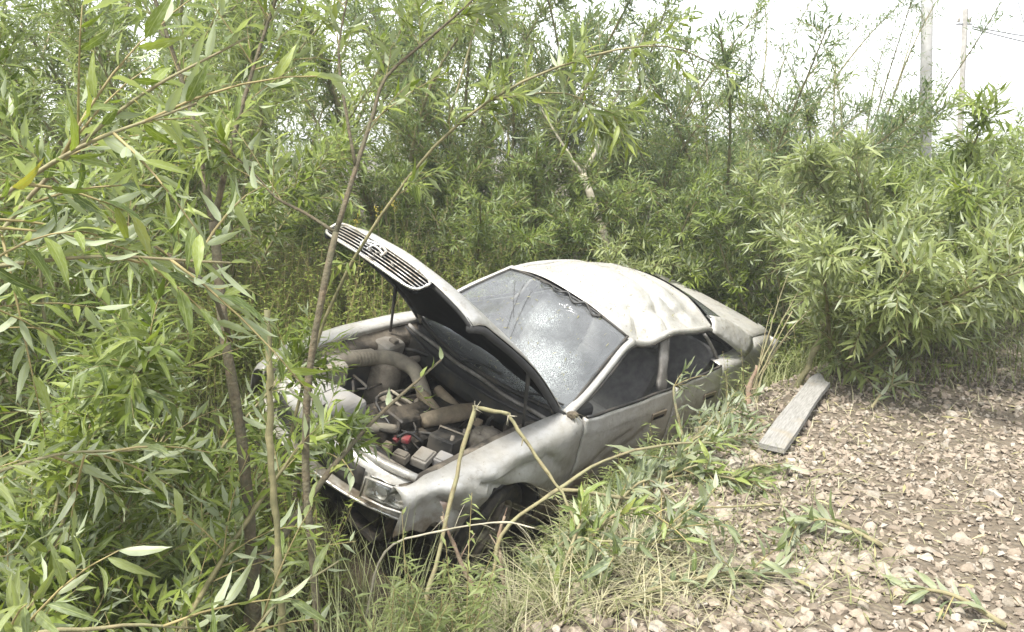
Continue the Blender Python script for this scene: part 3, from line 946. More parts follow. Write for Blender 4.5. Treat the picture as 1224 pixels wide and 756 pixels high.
for s in (-1, 1):
    P = []
    for k in range(13):
        y = .445 + .245 * k / 12
        row = []
        for j in range(7):
            z = .548 + .128 * j / 6
            zz = (j / 6 - .5) * 2; yy = (k / 12 - .5) * 2
            row.append((nose_x(y) - .012 - .05 * (1 - yy ** 4) * (1 - zz ** 4) + .010 * math.sin(k * 1.7) * math.sin(j * 2.2), y * s, z))
        P.append(row)
    hl = panel('headlamp', P, M['chrome'], car, (1, 0, 0), .004)
    hl.location = (.030, 0, 0)
    P = [[(nose_x(.445 + .245 * k / 12) - .004 + .022 * (1 - ((j / 6 - .5) * 2) ** 4), (.445 + .245 * k / 12) * s, .55 + .124 * j / 6) for j in range(7)] for k in range(13)]
    panel('lens', P, M['lens'], hl, (1, 0, 0), 0)
    for kk, yb in enumerate((.52, .61)):
        b = obj('bulb_bowl', *lathe_geo([(.0, .0), (.018, .002), (.036, .016), (.046, .04)], 18), M['chrome'], hl)
        b.location = (nose_x(yb) - .052, yb * s, .61); b.rotation_euler = (0, 0, R(-90))
    fr_ = [(nose_x(y) + .018, y * s, z) for y, z in [(.445, .55), (.445, .672), (.57, .678), (.685, .672), (.69, .60), (.685, .55), (.57, .545), (.445, .55)]]
    tube('lamp_frame', fr_, .008, M['paint'], hl, 6, 2, sm=False)
    # corner marker lamp, the left one broken out of its hole
    P = [[(nose_x(.70 + .09 * k / 5) + .012 - (.03 if s > 0 else 0), (.70 + .09 * k / 5) * s, .56 + .09 * j / 3) for j in range(4)] for k in range(6)]
    panel('marker_lamp', P, M['amber'], car, (1, s * .6, 0), .01)
sup = tube('radiator_support', [(1.93, -.63, .735), (2.02, -.45, .728), (2.05, -.2, .722), (2.055, .15, .725), (2.03, .42, .727), (1.95, .63, .735)], .024, M['paint'], car, 8, 4)
tube('latch_rail', [(1.90, -.60, .715), (1.98, -.3, .70), (1.985, .2, .70), (1.92, .60, .715)], .014, M['dusty'], sup, 6, 3)
box('latch', (2.06, -.02, .74), (.05, .07, .035), M['dusty'], sup, bevel=.006)
box('radiator', (1.955, 0, .49), (.05, .95, .36), M['grease'], car, bevel=.008)
box('fan_shroud', (1.90, 0, .52), (.05, .80, .32), M['black'], car, bevel=.02)
tube('crossmember', [(1.80, -.62, .32), (1.86, -.3, .28), (1.86, .3, .28), (1.80, .62, .32)], .035, M['grease'], car, 8, 3)
for (y, l, sw_) in [(.55, .30, .03), (.62, .22, -.02), (.50, .16, .03)]:
    tube('hanging_wire', [(1.92, y, .47), (1.95, y + sw_, .47 - l * .5), (1.94, y + sw_ * .3, .47 - l)], .007, M['black'], front, 5, 3)

# engine and its fittings
eng = box('engine_block', (1.33, 0.02, .46), (.66, .46, .34), M['grease'], car, bevel=.03)
box('rocker_cover', (-.01, .02, .20), (.56, .17, .07), M['grease'], eng, bevel=.025, segs=3)
ab = box('air_filter_box', (1.86, -.26, .66), (.26, .42, .14), M['greyplast'], car, rot=(R(4), R(5), R(10)), bevel=.05, segs=4)
box('filter_rib', (0, -.02, .072), (.24, .012, .008), M['greyplast'], ab, bevel=.003)
box('filter_lip', (0, 0, -.03), (.275, .435, .014), M['greyplast'], ab, bevel=.006)
wb = box('washer_tank', (1.70, -.50, .70), (.22, .16, .17), M['whiteplast'], car, rot=(0, R(6), R(-6)), bevel=.035, segs=3)
box('tank_cap', (.04, .0, .095), (.05, .05, .025), M['black'], wb, bevel=.01)
wb2 = box('coolant_tank', (1.16, -.57, .74), (.20, .15, .19), M['whiteplast'], car, rot=(R(-5), 0, R(12)), bevel=.04, segs=3)
box('tank_cap', (.0, .02, .105), (.055, .055, .028), M['dusty'], wb2, bevel=.012)
ih = tube('intake_hose', [(1.74, -.50, .68), (1.60, -.53, .74), (1.47, -.53, .755), (1.33, -.49, .765), (1.22, -.42, .77), (1.16, -.30, .755), (1.19, -.18, .72), (1.23, -.08, .69)], [.052, .055, .052, .048, .052, .05, .047, .045], M['hose'], car, 12, 5)
for k in range(7):
    q = k / 6
    c_ = np.array([1.50, -.532, .754]) * (1 - q) + np.array([1.36, -.502, .764]) * q
    rb = obj('bellows_ring', *lathe_geo([(.044, -.006), (.060, 0), (.044, .006)], 16), M['hose'], ih)
    rb.location = c_; rb.rotation_euler = (0, 0, R(102))
for nm, pts, r_, mt in [
    ('intake_runner', [(1.25, -.10, .70), (1.27, .02, .69), (1.25, .12, .64)], .036, 'tan'),
    ('intake_runner', [(1.10, -.10, .70), (1.11, .02, .69), (1.07, .12, .64)], .036, 'tan'),
    ('intake_plenum', [(1.44, .14, .68), (1.30, .155, .69), (1.15, .165, .69), (1.00, .17, .685)], [.045, .056, .058, .05], 'tan'),
    ('upper_hose', [(1.84, .02, .63), (1.75, .07, .66), (1.62, .11, .64)], .03, 'hose'),
    ('heater_hose', [(1.05, -.55, .76), (1.0, -.40, .80), (.95, -.20, .78), (.97, .05, .74)], .016, 'black'),
    ('fuel_pipe', [(1.40, -.22, .68), (1.36, -.05, .67), (1.30, .06, .62)], .010, 'hose'),
    ('fuel_pipe', [(1.45, -.20, .66), (1.42, -.05, .65), (1.36, .08, .61)], .009, 'hose'),
    ('brake_pipe', [(1.00, .62, .80), (.98, .40, .77), (1.02, .18, .76), (.97, -.1, .78)], .008, 'black'),
    ('wiring_loom', [(1.70, .30, .63), (1.62, .18, .60), (1.5, .16, .62), (1.45, .26, .66)], .010, 'black'),
    ('wiring_loom', [(1.62, .05, .62), (1.56, .20, .66), (1.50, .10, .67), (1.55, .02, .62)], .006, 'black'),
    ('wiring_loom', [(1.2, .30, .70), (1.12, .36, .66), (1.02, .32, .72), (.97, .4, .74)], .012, 'black'),
    ('earth_cable', [(1.58, .30, .66), (1.63, .22, .69), (1.70, .20, .66)], .008, 'black')]:
    tube(nm, pts, r_, M[mt], car, 10, 4)
for i, (x, y, z, sx_, sy_, sz_) in enumerate([(1.45, -.08, .62, .10, .07, .05), (1.12, .30, .66, .12, .05, .06), (1.02, .48, .72, .10, .07, .06), (1.55, -.14, .60, .05, .09, .05)]):
    box('engine_fitting', (x, y, z), (sx_, sy_, sz_), M['tan' if i % 2 else 'grease'], car, rot=(0, .2 * i, .4 * i), bevel=.012)
bs = obj('brake_booster', *lathe_geo([(.0, .06), (.05, .058), (.10, .04), (.115, .0), (.10, -.03), (.0, -.04)], 22), M['grease'], car)
bs.location = (.90, -.42, .73); bs.rotation_euler = (0, 0, R(-90))
tube('master_cylinder', [(.94, -.42, .74), (1.02, -.42, .745), (1.08, -.42, .745)], .025, M['dusty'], bs.parent, 10, 2)
al = obj('alternator', *lathe_geo([(.0, .06), (.04, .06), (.065, .045), (.068, -.04), (.04, -.06), (.0, -.06)], 18), M['tan'], car)
al.location = (1.66, -.12, .56); al.rotation_euler = (0, 0, R(80))
rng = np.random.default_rng(19)
for k in range(18):
    p0 = np.array([rng.uniform(.95, 1.85), rng.uniform(-.5, .5), rng.uniform(.58, .68)])
    p1 = p0 + rng.normal(size=3) * np.array([.12, .12, .04]); p2 = p1 + rng.normal(size=3) * np.array([.12, .12, .04])
    p1[2] = min(p1[2] + .03, .74); p2[2] = np.clip(p2[2], .5, .70)
    tube('loose_cable', [p0, p1, p2], rng.uniform(.004, .011), M[['black', 'rubber'][k % 2]], car, 6, 4)
for k in range(14):
    box('engine_fitting', (rng.uniform(.98, 1.8), rng.uniform(-.35, .45), rng.uniform(.56, .65)), (rng.uniform(.03, .09), rng.uniform(.03, .08), rng.uniform(.03, .07)), M[['grease', 'dusty', 'grease', 'tan'][k % 4]], car, rot=tuple(rng.uniform(-.5, .5, 3)), bevel=.008)
bt = box('battery', (1.43, .37, .63), (.22, .17, .18), M['black'], car, rot=(R(8), R(-4), R(14)), bevel=.012)
for s in (-1, 1):
    b = obj('terminal', *lathe_geo([(.0, .028), (.011, .028), (.013, 0)], 10), M['dusty'], bt); b.location = (.075 * s, .055, .09); b.rotation_euler = (R(90), 0, 0)
tube('battery_strap', [(-.03, -.095, .03), (-.03, -.09, .10), (-.03, .09, .10), (-.03, .095, .03)], .007, M['dusty'], bt, 5, 2, sm=False)
box('red_connector', (1.65, .23, .655), (.06, .05, .035), M['red'], car, rot=(.2, .1, .5), bevel=.012)
box('red_connector', (1.69, .19, .64), (.035, .03, .03), M['red'], car, rot=(.2, .5, .2), bevel=.008)
for (x, y, sz, mt) in [(1.66, .40, (.14, .10, .05), 'whiteplast'), (1.56, .47, (.10, .10, .05), 'greyplast'), (1.78, .34, (.06, .09, .05), 'dusty'), (1.80, .24, (.05, .05, .06), 'tan')]:
    rb = box('relay_box', (x, y, .635), sz, M[mt], car, rot=(R(5), R(8), R(20)), bevel=.008)
    box('relay_lid', (0, 0, sz[2] / 2 + .004), (sz[0] * .8, sz[1] * .8, .012), M[mt], rb, bevel=.004)

# bonnet, hinged open, with the grille on its nose
HINGE = np.array([.80, 0, .955]); HANG = R(46.5)
def HB(p):
    p = np.array(p, float)
    d = p - HINGE
    c, s = math.cos(HANG), math.sin(HANG)
    return np.stack([HINGE[0] + d[..., 0] * c - d[..., 2] * s, p[..., 1] - .085 * d[..., 0], HINGE[2] + d[..., 0] * s + d[..., 2] * c], -1)
def bonnet_pt(u, s, off=0.0):
    uf = 1.31 - .20 * abs(s) ** 2.6
    x = .80 + .10 * (1 - s * s) * (1 - u) + (uf - .0) * u * (1 - .0)
    z = .955 - .215 * u ** 1.25 + .030 * math.sin(math.pi * u) + .018 * (1 - s * s) - .016 * max(0, abs(s) - .9) / .1
    if u > .93:
        z -= .05 * ((u - .93) / .07) ** 1.5
    z += .004 * math.sin(9 * u + 4 * s) * math.sin(7 * s)
    return (x, .665 * s * (1 - .05 * u), z - off)
US, SS = np.linspace(0, 1, 30), np.linspace(-1, 1, 27)
skin = np.array([[bonnet_pt(u, s) for s in SS] for u in US])
bonnet = panel('bonnet', HB(skin), M['paint'], car, (-.6, 0, .8), .005)
inn = np.array([[bonnet_pt(.012 + .972 * u, s * .985, .0065 + .055 * min(1, 22 * min(u, 1 - u)) * min(1, 18 * (1 - abs(s)))) for s in SS] for u in US])
inn[..., 2] -= .006 * (np.sin(inn[..., 0] * 18) * np.sin(inn[..., 1] * 14) > .2)
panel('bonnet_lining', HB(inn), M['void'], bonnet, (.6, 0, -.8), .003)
for s in (-1, 1):
    ed = [np.array(bonnet_pt(u, s)) + np.array([0, -.012 * s, -.032]) for u in np.linspace(0.02, .99, 14)]
    tube('bonnet_edge', HB(np.array(ed)), .024, M['interior'], bonnet, 6, 2)
    fe = [np.array(bonnet_pt(.995, q * s)) + np.array([-.02, 0, -.010]) for q in np.linspace(.60, .99, 7)]
    tube('front_edge', HB(np.array(fe)), .018, M['interior'], bonnet, 6, 2)
# grille
def gp(y, v, out=0.0):      # v: 0 top .. 1 bottom
    return HB(np.array([2.115 - .10 * (abs(y) / .45) ** 2.2 * .6 + .035 * v + out, y, .705 - .128 * v]))
GW = .41
grille = None
corner = []
for k in range(40):
    a = 2 * math.pi * k / 40
    cy = math.copysign(abs(math.cos(a)) ** .35, math.cos(a)); cv = math.copysign(abs(math.sin(a)) ** .45, math.sin(a))
    yy = cy * GW
    vv = .5 + .5 * cv
    corner.append(gp(yy * (1 - .06 * vv), vv, .012))
corner.append(corner[0])
grille = tube('grille', np.array(corner), .008, M['chrome'], bonnet, 8, 1, sm=False)
P = [[gp(y * (1 - .06 * v), v, -.022) for v in np.linspace(.03, .97, 4)] for y in np.linspace(-GW * .97, GW * .97, 15)]
panel('grille_backing', P, M['void'], grille, (.5, 0, .5), .003)
for k in range(6):
    v = (k + .8) / 6.6
    pts = [gp(y * (1 - .06 * v), v, .004) for y in np.linspace(-GW * .97, GW * .97, 9)]
    V, F = tube_geo(smooth_path(pts, 2), .0028, 6)
    obj('slat', V, F, M['chrome'], grille)
em = [gp(.02 + .085 * math.cos(a), .48 + .36 * math.sin(a), .026 + .01 * math.cos(2 * a)) for a in np.linspace(2.2, 6.6, 18)]
emo = tube('emblem', np.array(em), .008, M['chrome'], grille, 6, 1, sm=False)
tube('emblem_bar', np.array([gp(.02 + .030 * math.cos(a), .48 + .34 * math.sin(a), .027) for a in np.linspace(2.6, 5.6, 10)]), .006, M['chrome'], emo, 6, 1, sm=False)
tube('emblem_bar', np.array([gp(.02 + .07 * q, .36 - .10 * (1 - q * q) + .06, .028) for q in np.linspace(-1, 1, 8)]), .006, M['chrome'], emo, 6, 1, sm=False)
rng = np.random.default_rng(8)
for k in range(5):
    y0, v0 = rng.uniform(.0, .22), rng.uniform(.45, .8)
    tube('broken_slat', [gp(y0, v0, .015), gp(y0 + rng.uniform(-.06, .06), v0 + rng.uniform(-.15, .15), .035)], .005, M['trim'], grille, 5, 2)
for s in (-1, 1):
    top = HB(np.array(bonnet_pt(.40, .93 * s, .03)))
    tube('bonnet_strut', [(1.12, .628 * s, .865), tuple((np.array([1.12, .628 * s, .865]) + top) / 2), tuple(top)], [.009, .009, .013, .013], M['black'], car, 8, 4)
    tube('bonnet_hinge', [(.84, .63 * s, .90), (.88, .63 * s, .96), tuple(HB(np.array(bonnet_pt(.10, .94 * s, .03))))], .012, M['dusty'], car, 6, 3)

# ------------------------------------------------------------------ leaves
CAM = np.array([0, 0, 1.65])
def leaf_arrays(B, D, N, L, W, droop=0.18):
    """five-vertex folded lance leaves"""
    D = nrm(D)
    N = nrm(N - D * np.sum(N * D, -1, keepdims=True))
    S = np.cross(N, D)
    L_, W_ = L[:, None], W[:, None]
    mid = B + D * L_ * .42 - N * L_ * droop * .12
    C = mid - N * W_ * .14
    Lp, Rp = mid + S * W_ * .5 + N * W_ * .08, mid - S * W_ * .5 + N * W_ * .08
    T = B + D * L_ - N * L_ * droop
    V = np.stack([B, C, Lp, Rp, T], 1)
    base = np.array([[0, 1, 2], [0, 3, 1], [2, 1, 4], [1, 3, 4]])
    F = base[None] + (np.arange(len(B)) * 5)[:, None, None]
    return V.reshape(-1, 3), F.reshape(-1, 3)

def leaf_variant(k, rng, wide=1.0):
    rows, V, F = 10, [], []
    dr, tw, wav = rng.uniform(.08, .65), rng.uniform(-1.1, 1.1), rng.uniform(.0, .05)
    sidebend = rng.uniform(-.10, .10)
    for i in range(rows):
        q = i / (rows - 1)
        hw = .5 * wide * (math.sin(math.pi * q ** .72)) ** 1.05 * (1 + .07 * math.sin(i * 2.7 + k)) if 0 < i < rows - 1 else .015
        z0 = -dr * q * q
        a = tw * q
        for j in (-1, -.5, 0, .5, 1):
            y = j * hw
            zz = .10 * abs(j) * hw + wav * math.sin(q * 17 + j * 2) * abs(j)
            V.append((q - .05 * q * q * dr * 2, sidebend * q * q * 3 + y * math.cos(a), z0 + zz * .5 + .22 * y * math.sin(a)))
    for i in range(rows - 1):
        for j in range(4):
            a = i * 5 + j
            F.append((a, a + 5, a + 6, a + 1))
    return V, F
_rng = np.random.default_rng(2)
LEAF_VARIANTS = {}
def variants_for(key):
    if key not in LEAF_VARIANTS:
        LEAF_VARIANTS[key] = [mesh_from('leaf', *leaf_variant(k, _rng), M[key]) for k in range(9)]
    return LEAF_VARIANTS[key]

def leaf_objects(parent, B, D, N, L, W, key, rng):
    inv = parent.matrix_world.inverted() if False else Matrix.Translation(-Vector(parent.location))
    D = nrm(D)
    N = nrm(N - D * np.sum(N * D, -1, keepdims=True))
    S = np.cross(N, D)
    vs = variants_for(key)
    for i in range(len(B)):
        o = bpy.data.objects.new('leaf', vs[int(rng.integers(len(vs)))])
        m = Matrix.Identity(4)
        for r in range(3):
            m[r][0] = D[i, r] * L[i]; m[r][1] = S[i, r] * W[i]; m[r][2] = N[i, r] * L[i]; m[r][3] = B[i, r]
        o.parent = parent
        o.matrix_basis = inv @ m
        COL.objects.link(o)

def twig_tubes(P, r0, r1):
    """P: (n, k, 3) twig centre lines -> three-sided tubes"""
    n, k, _ = P.shape
    tg = nrm(np.gradient(P, axis=1))
    ref = np.where(np.abs(tg[..., 2:3]) > .9, np.array([1.0, 0, 0]), np.array([0, 0, 1.0]))
    A = nrm(np.cross(tg, ref)); Bn = np.cross(tg, A)
    rad = np.linspace(1, 0, k)[None, :, None] * (r0 - r1)[:, None, None] + r1[:, None, None]
    V = np.stack([P + rad * (math.cos(a) * A + math.sin(a) * Bn) for a in (0, 2.094, 4.189)], 2)  # n,k,3,3
    tri = []
    for i in range(k - 1):
        for j in range(3):
            a, b = i * 3 + j, i * 3 + (j + 1) % 3
            tri += [[a, b, b + 3], [a, b + 3, a + 3]]
    T = np.array(tri)[None] + (np.arange(n) * k * 3)[:, None, None]
    return V.reshape(-1, 3), T.reshape(-1, 3)

def sample_path(P, q):
    """points and tangents at fractions q along polyline P"""
    P = np.asarray(P)
    s = np.r_[0, np.cumsum(np.linalg.norm(np.diff(P, axis=0), axis=1))]
    x = np.asarray(q) * s[-1]
    pt = np.stack([np.interp(x, s, P[:, i]) for i in range(3)], -1)
    e = 0.02 * s[-1]
    a = np.stack([np.interp(np.clip(x - e, 0, s[-1]), s, P[:, i]) for i in range(3)], -1)
    b = np.stack([np.interp(np.clip(x + e, 0, s[-1]), s, P[:, i]) for i in range(3)], -1)
    return pt, nrm(b - a), s[-1]

def grow(rng, stems, twigs, K, tlen, leaf, wid, tmin=.2, droop=.25, angle=.9, up=.35, bias=(0, 0, 0), flip=.2, second=0):
    """twigs on stems, leaves on twigs. returns twig lines and leaf arrays"""
    S, Dr, Ln = [], [], []
    for P in stems:
        n = max(1, int(twigs * rng.uniform(.8, 1.2)))
        q = tmin + (1 - tmin) * rng.random(n) ** .8
        pt, tg, tot = sample_path(P, q)
        rad = nrm(rng.normal(size=(n, 3)))
        d = nrm(tg * .75 + rad * angle + np.array([0, 0, up]) + np.array(bias))
        S.append(pt); Dr.append(d); Ln.append(tlen * rng.uniform(.45, 1.15, n) * (1.15 - .55 * q))
    S, Dr, Ln = np.vstack(S), np.vstack(Dr), np.concatenate(Ln)
    if second:
        n = len(S) * second
        idx = rng.integers(len(S), size=n)
        q = rng.uniform(.25, .9, n)
        pt = S[idx] + Dr[idx] * (Ln[idx] * q)[:, None] - np.array([0, 0, 1.0]) * (droop * Ln[idx] * q * q)[:, None]
        d = nrm(Dr[idx] * .8 + nrm(rng.normal(size=(n, 3))) * .9 + np.array([0, 0, .1]))
        S, Dr, Ln = np.vstack([S, pt]), np.vstack([Dr, d]), np.r_[Ln, Ln[idx] * rng.uniform(.35, .7, n)]
    k = 5
    q = np.linspace(0, 1, k)[None, :, None]
    bend = rng.normal(size=(len(S), 1, 3)) * .10
    TW = S[:, None] + Dr[:, None] * Ln[:, None, None] * q + (bend - np.array([0, 0, droop])) * Ln[:, None, None] * q * q
    # leaves
    q = (np.arange(K)[None] + rng.random((len(S), K)) * .6 + .5) / (K + .3)
    qq = q[..., None]
    P = S[:, None] + Dr[:, None] * Ln[:, None, None] * qq + (bend - np.array([0, 0, droop])) * Ln[:, None, None] * qq * qq
    ax = nrm(Dr[:, None] + 2 * (bend - np.array([0, 0, droop])) * qq)
    ref = nrm(np.cross(ax, np.array([.13, .21, 1.0])))
    oth = np.cross(ax, ref)
    ang = np.arange(K)[None] * 2.4 + rng.random((len(S), 1)) * 6.28 + rng.normal(size=(len(S), K)) * .35
    radial = ref * np.cos(ang)[..., None] + oth * np.sin(ang)[..., None]
    D = nrm(ax * rng.uniform(.55, 1.1, (len(S), K, 1)) + radial * .75 + np.array([0, 0, -.12]) + rng.normal(size=P.shape) * .12)
    N = nrm(np.array([0, 0, 1.0]) * .9 + ax * .2 + rng.normal(size=P.shape) * .42)
    N = np.where(rng.random((len(S), K, 1)) < flip, -N, N)
    size = np.sin(np.clip(q, 0.02, 1) * 2.7 + .35) * .55 + .5
    L = leaf * size * rng.uniform(.75, 1.2, q.shape)
    W = wid * size * rng.uniform(.8, 1.2, q.shape)
    fl = lambda a: a.reshape(-1, 3)
    return TW, Ln, fl(P), fl(D), fl(N), L.ravel(), W.ravel(), np.repeat(rng.random(len(S)), K)

def stem_path(rng, base, h, tilt, az, curve=.25, droop=.15, n=7):
    d = np.array([math.sin(tilt) * math.cos(az), math.sin(tilt) * math.sin(az), math.cos(tilt)])
    side = nrm(np.cross(d, rng.normal(size=3)))
    q = np.linspace(0, 1, n)[:, None]
    out = np.array([math.cos(az), math.sin(az), 0])
    return np.asarray(base) + d * h * q + side * curve * h * .35 * np.sin(q * rng.uniform(1.5, 3.5)) * q + (out * .5 - np.array([0, 0, 1.0])) * droop * h * q ** 2.2

def dress(root, rng, stems, radii, key, barkkey, n_obj=0, tilt_up=None, tint=(0, 1), **kw):
    """stems, twigs and foliage of one plant, all parts of root"""
    loc = np.array(root.location)
    for P, r in zip(stems, radii):
        V, F = tube_geo(smooth_path(P, 3), np.linspace(r, r * .28, 4), 7, True, .12, rng)
        obj('stem', np.array(V) - loc, F, M[barkkey], root)
    TW, Ln, B, D, N, L, W, tn = grow(rng, stems, **kw)
    r0 = np.clip(Ln * .0065, .0015, .007)
    V, T = twig_tubes(TW, r0, r0 * .3)
    o = link(bpy.data.objects.new('twig_mass', fast_mesh('twig_mass', V - loc, T, M['twig'])), root)
    o['kind'] = 'stuff'
    dist = np.linalg.norm(B - CAM, axis=1)
    vis = (B[:, 1] > .5) & (np.abs(B[:, 0] / np.maximum(B[:, 1], .1)) < .72)
    near = dist < .95                      # nothing right in front of the lens
    keep = ~near
    if n_obj:
        sc = np.where(vis & keep, L / dist, 0)
        top = np.argsort(-sc)[:n_obj]
        leaf_objects(root, B[top], D[top], N[top], L[top], W[top], key + '_1', rng)
        keep[top] = False
    B, D, N, L, W, tn = (a[keep] for a in (B, D, N, L, W, tn))
    V, T = leaf_arrays(B, D, N, L, W, .2)
    ti = np.clip(tint[0] + (tint[1] - tint[0]) * (.5 * tn + .5 * rng.random(len(tn))), 0, 1)
    o = link(bpy.data.objects.new('foliage', fast_mesh('foliage', V - loc, T, M[key], np.repeat(ti, 5))), root)
    o['kind'] = 'stuff'
    return root

def shrub(name, label, cat, x, y, h, n_stems, spread, seed, group=None, key='leaf_back', bark='bark_green', lean=(0, 0), r=.016, azr=(0, 360), **kw):
    rng = np.random.default_rng(seed)
    b = np.array([x, y, gz(x, y) - .03])
    root = empty(name, b, label, cat, group)
    stems = []
    for k in range(n_stems):
        az = R(azr[0]) + R(azr[1] - azr[0]) * (k + rng.random()) / n_stems
        p = b + np.array([math.cos(az), math.sin(az), 0]) * rng.uniform(.02, .22)
        p[2] = gz(p[0], p[1]) - .04
        P = stem_path(rng, p, h * rng.uniform(.7, 1.08), R(spread) * rng.uniform(.25, 1.0), az)
        q = np.linspace(0, 1, len(P))[:, None]
        P = P + np.array([lean[0], lean[1], 0]) * h * q ** 1.5
        stems.append(P)
    return dress(root, rng, stems, [r * rng.uniform(.7, 1.2) for _ in stems], key, bark, **kw)

# ---- shrubs beyond the car
BG = 'willows in a row beyond the car'
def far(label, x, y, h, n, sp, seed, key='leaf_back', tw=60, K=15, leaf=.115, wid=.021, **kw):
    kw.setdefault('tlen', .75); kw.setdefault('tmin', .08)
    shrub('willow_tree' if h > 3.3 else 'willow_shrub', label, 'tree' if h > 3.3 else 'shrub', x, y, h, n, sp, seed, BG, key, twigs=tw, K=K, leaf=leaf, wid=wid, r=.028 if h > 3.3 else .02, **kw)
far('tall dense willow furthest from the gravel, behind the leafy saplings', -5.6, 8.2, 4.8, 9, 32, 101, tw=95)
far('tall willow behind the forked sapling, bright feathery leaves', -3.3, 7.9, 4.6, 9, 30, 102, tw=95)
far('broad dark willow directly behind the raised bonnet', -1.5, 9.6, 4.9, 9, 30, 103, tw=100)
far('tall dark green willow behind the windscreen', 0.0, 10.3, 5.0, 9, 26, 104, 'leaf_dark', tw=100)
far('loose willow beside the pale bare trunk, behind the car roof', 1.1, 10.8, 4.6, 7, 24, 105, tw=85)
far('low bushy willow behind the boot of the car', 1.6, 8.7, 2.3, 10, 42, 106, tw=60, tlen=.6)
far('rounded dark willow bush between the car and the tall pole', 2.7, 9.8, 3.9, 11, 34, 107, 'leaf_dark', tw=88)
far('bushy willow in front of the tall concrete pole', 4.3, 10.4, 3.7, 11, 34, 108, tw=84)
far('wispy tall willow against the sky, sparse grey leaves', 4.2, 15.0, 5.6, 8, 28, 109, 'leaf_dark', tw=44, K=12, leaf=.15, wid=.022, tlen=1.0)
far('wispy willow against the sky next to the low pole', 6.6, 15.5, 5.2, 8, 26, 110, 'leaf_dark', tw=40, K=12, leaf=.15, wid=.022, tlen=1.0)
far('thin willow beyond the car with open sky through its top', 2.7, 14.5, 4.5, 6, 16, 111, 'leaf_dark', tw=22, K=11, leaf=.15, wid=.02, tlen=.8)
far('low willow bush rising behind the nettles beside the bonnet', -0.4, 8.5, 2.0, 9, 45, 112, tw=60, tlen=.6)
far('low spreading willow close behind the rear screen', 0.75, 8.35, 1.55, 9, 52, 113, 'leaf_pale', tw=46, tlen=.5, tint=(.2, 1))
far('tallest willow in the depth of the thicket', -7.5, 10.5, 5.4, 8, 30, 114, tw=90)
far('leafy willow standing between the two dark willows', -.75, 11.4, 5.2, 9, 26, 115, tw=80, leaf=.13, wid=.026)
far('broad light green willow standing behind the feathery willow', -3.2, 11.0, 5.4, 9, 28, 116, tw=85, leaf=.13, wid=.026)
far('bushy light green willow behind the yellow flowers', -1.35, 8.6, 2.3, 10, 46, 117, tw=60, tlen=.6, tint=(.2, 1))
far('rounded willow bush at the foot of the tall dark willow', .25, 9.3, 2.7, 10, 44, 118, tw=64, tlen=.65)
far('rounded willow bush behind the pale bare trunk', 1.55, 10.0, 2.9, 10, 42, 119, tw=64, tlen=.65)
# the wood beyond, one mass
def far_wood():
    rng = np.random.default_rng(130)
    stems = []
    for k in range(120):
        y = rng.uniform(13, 26); x = rng.uniform(-.95, .16) * y if k < 80 else rng.uniform(.1, .75) * y
        h = rng.uniform(3.6, 5.8) * (y / 14) ** .6 if k < 80 else rng.uniform(1.3, 2.0)
        stems.append(stem_path(rng, (x, y, gz(x, y)), h, rng.uniform(0, .4), rng.uniform(0, 6.28)))
    TW, Ln, B, D, N, L, W, tn = grow(rng, stems, twigs=33, K=12, tlen=1.2, leaf=.24, wid=.06, tmin=.08)
    V, T = leaf_arrays(B, D, N, L, W)
    o = link(bpy.data.objects.new('far_wood', fast_mesh('far_wood', V, T, M['leaf_back'], np.repeat(rng.random(len(B)), 5))))
    tag(o, 'mass of leafy scrub beyond the willows', None, None, 'stuff')
    TW = TW[::3]; V, T = twig_tubes(TW, np.full(len(TW), .008), np.full(len(TW), .003))
    o2 = link(bpy.data.objects.new('twig_mass', fast_mesh('twig_mass', V, T, M['bark'])), o); o2['kind'] = 'stuff'
far_wood()

# ---- willow clumps along the gravel's edge
RG = 'willow clumps at the edge of the gravel'
def right(label, x, y, h, n, sp, seed, key='leaf_pale', tw=46, K=14, leaf=.14, wid=.026, **kw):
    kw.setdefault('tlen', .52); kw.setdefault('tmin', .1)
    shrub('willow_shrub', label, 'shrub', x, y, h, n, sp, seed, RG, key, twigs=tw, K=K, leaf=leaf, wid=wid, r=.018, **kw)
right('leafy willow clump beside the far end of the plank', 2.45, 5.8, 1.75, 12, 52, 201, azr=(-140, 90), lean=(.04, 0), tw=58, n_obj=60, tint=(.1, .9))
right('pale willow clump overhanging the stones past the plank', 3.1, 6.35, 2.05, 12, 54, 202, tw=64, n_obj=60)
right('broad willow clump where the gravel bends', 4.05, 7.05, 2.4, 12, 52, 203, 'leaf_near', tw=60)
right('willow clump furthest along the gravel', 5.3, 8.0, 2.5, 12, 52, 204, 'leaf_near', tw=56)
right('tall willow clump behind the rear corner of the car', 3.0, 7.9, 2.5, 9, 36, 205, 'leaf_near', tw=50, tint=(.1, .8))
right('yellowish willow clump behind the bend of the gravel', 4.6, 9.0, 2.9, 10, 40, 206, 'leaf_pale', tw=46)
right('willow clump under the slack wires', 7.0, 10.2, 2.7, 10, 44, 207, 'leaf_pale', tw=46)
right('small willow behind the car boot', 2.0, 8.7, 1.5, 7, 40, 208, 'leaf_near', tw=40, tlen=.42)

